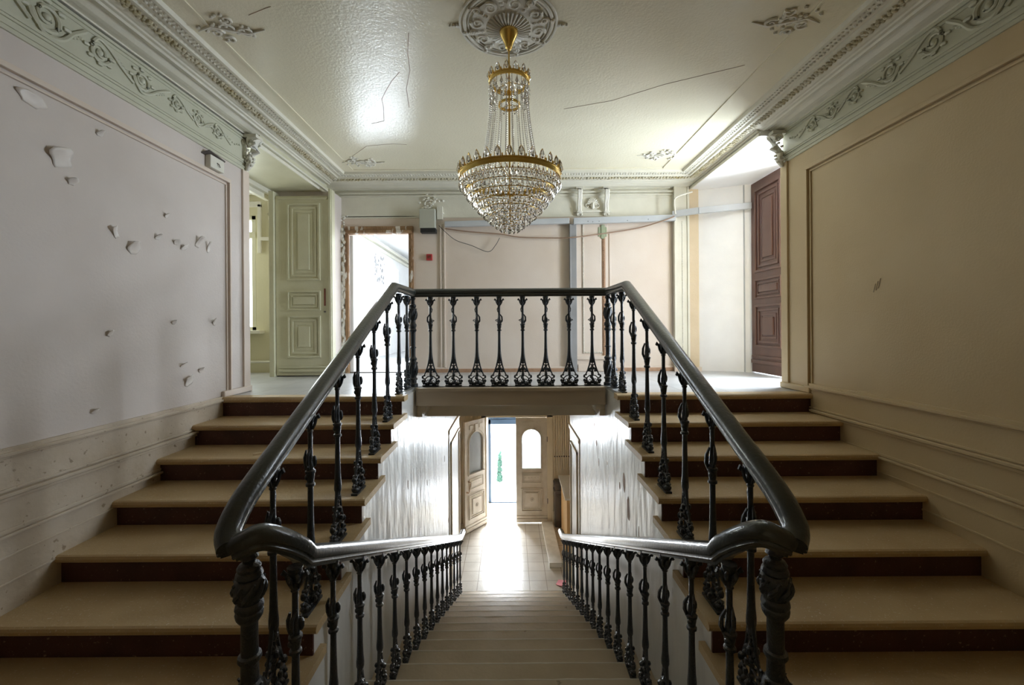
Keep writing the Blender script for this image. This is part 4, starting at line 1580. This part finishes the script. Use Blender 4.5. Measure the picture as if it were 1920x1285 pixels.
# ------------------------------------------------------------------ right opening: brown door
r = thing('brown_door', 'tall red brown panelled door in the right alcove of the landing', 'door', (3.30, 5.83, .012), -PI / 2)
wd, h = .76, 2.55
MB().box(0, wd, 0, .05, 0, h).build('leaf', 'door_brown', r, bevel=.004)
w = MB()
panel(w, .10, .66, 1.33, 2.44, 0, .024, .030, 3)
panel(w, .10, .66, .98, 1.24, 0, .024, .022, 2)
panel(w, .10, .66, .34, .90, 0, .024, .028, 3)
w.box(0.02, wd, -.016, 0, .20, .23)
w.box(0.02, wd, -.024, 0, .12, .17)
w.build('panel_moulding', 'door_brown', r, bevel=.003)
# right side room shell, mostly out of view
w = MB()
w.box(3.30, 3.5, 5.84, 6.3, 0, 2.7)
w.box(3.30, 3.42, 3.0, YO - .02, 0, 2.7)
struct(w.build('wall_right_room', 'white_room'))

# ------------------------------------------------------------------ corridor beyond the stripped doorway
w = MB()
XC = -2.98
for y0, y1, z0, z1 in ((6.3, 8.0, 0, 2.8), (9.3, 10.2, 0, 2.8), (11.4, 13.0, 0, 2.8), (8.0, 9.3, 0, .9), (8.0, 9.3, 2.2, 2.8), (10.2, 11.4, 0, .9), (10.2, 11.4, 2.2, 2.8)):
    w.box(XC - .25, XC, y0, y1, z0, z1)
struct(w.build('wall_corridor_left', 'white_room'))
struct(MB().box(-.8, -.6, 6.3, 13.0, 0, 2.8).build('wall_corridor_right', 'white_room'))
struct(MB().box(XC - .2, -.6, 13.0, 13.2, 0, 2.8).build('wall_corridor_end', 'white_room'))
struct(MB().box(XC - .2, -.6, 6.3, 13.2, 2.65, 2.8).build('ceiling_corridor', 'white_room'))
struct(MB().box(XC - .2, -.6, 6.3, 13.2, -.15, 0).build('floor_corridor', 'landing'))
w = MB()
w.box(XC, XC + .10, 6.3, 13, 2.50, 2.56)
w.box(XC, XC + .05, 6.3, 13, 2.40, 2.46)
w.box(XC, XC + .05, 7.5, 7.58, 0, 2.4)
w.box(XC, XC + .05, 8.68, 8.76, 0, 2.4)
for y0 in (8.0, 10.2):
    for yy0 in (y0, y0 + .55, y0 + 1.14):
        w.box(XC - .1, XC - .04, yy0, yy0 + .06, .9, 2.2)
struct(w.build('trim_42', 'plaster', bevel=.004))
w = MB()
for k in range(50):
    y = random.uniform(9.4, 10.1)
    w.blob((XC + .002, y, random.uniform(1.7, 2.3)), (.004, random.uniform(.01, .06), random.uniform(.01, .05)), 6, 4)
for k in range(6):
    w.blob((XC + .002, random.uniform(7.2, 9.5), random.uniform(.1, .9)), (.004, .02, .02), 6, 4)
w.build('plaster_damage', 'trunk_d', bpy.data.objects['wall_corridor_left'])
w = MB()
w.box(DX0, DX1, YB - .01, YB + .21, 0, .015)
struct(w.build('trim_43', 'dark_cab'))

# small debris
w = MB()
w.box(-.03, .03, -.015, .015, 0, .012)
o = w.build('wood_chip', 'chip', loc=(-1.98, 3.33, -2 * R))
o.rotation_euler = (0, 0, .5)
tag(o, 'small pale wood chip lying on a step of the left side flight', 'wood chip')
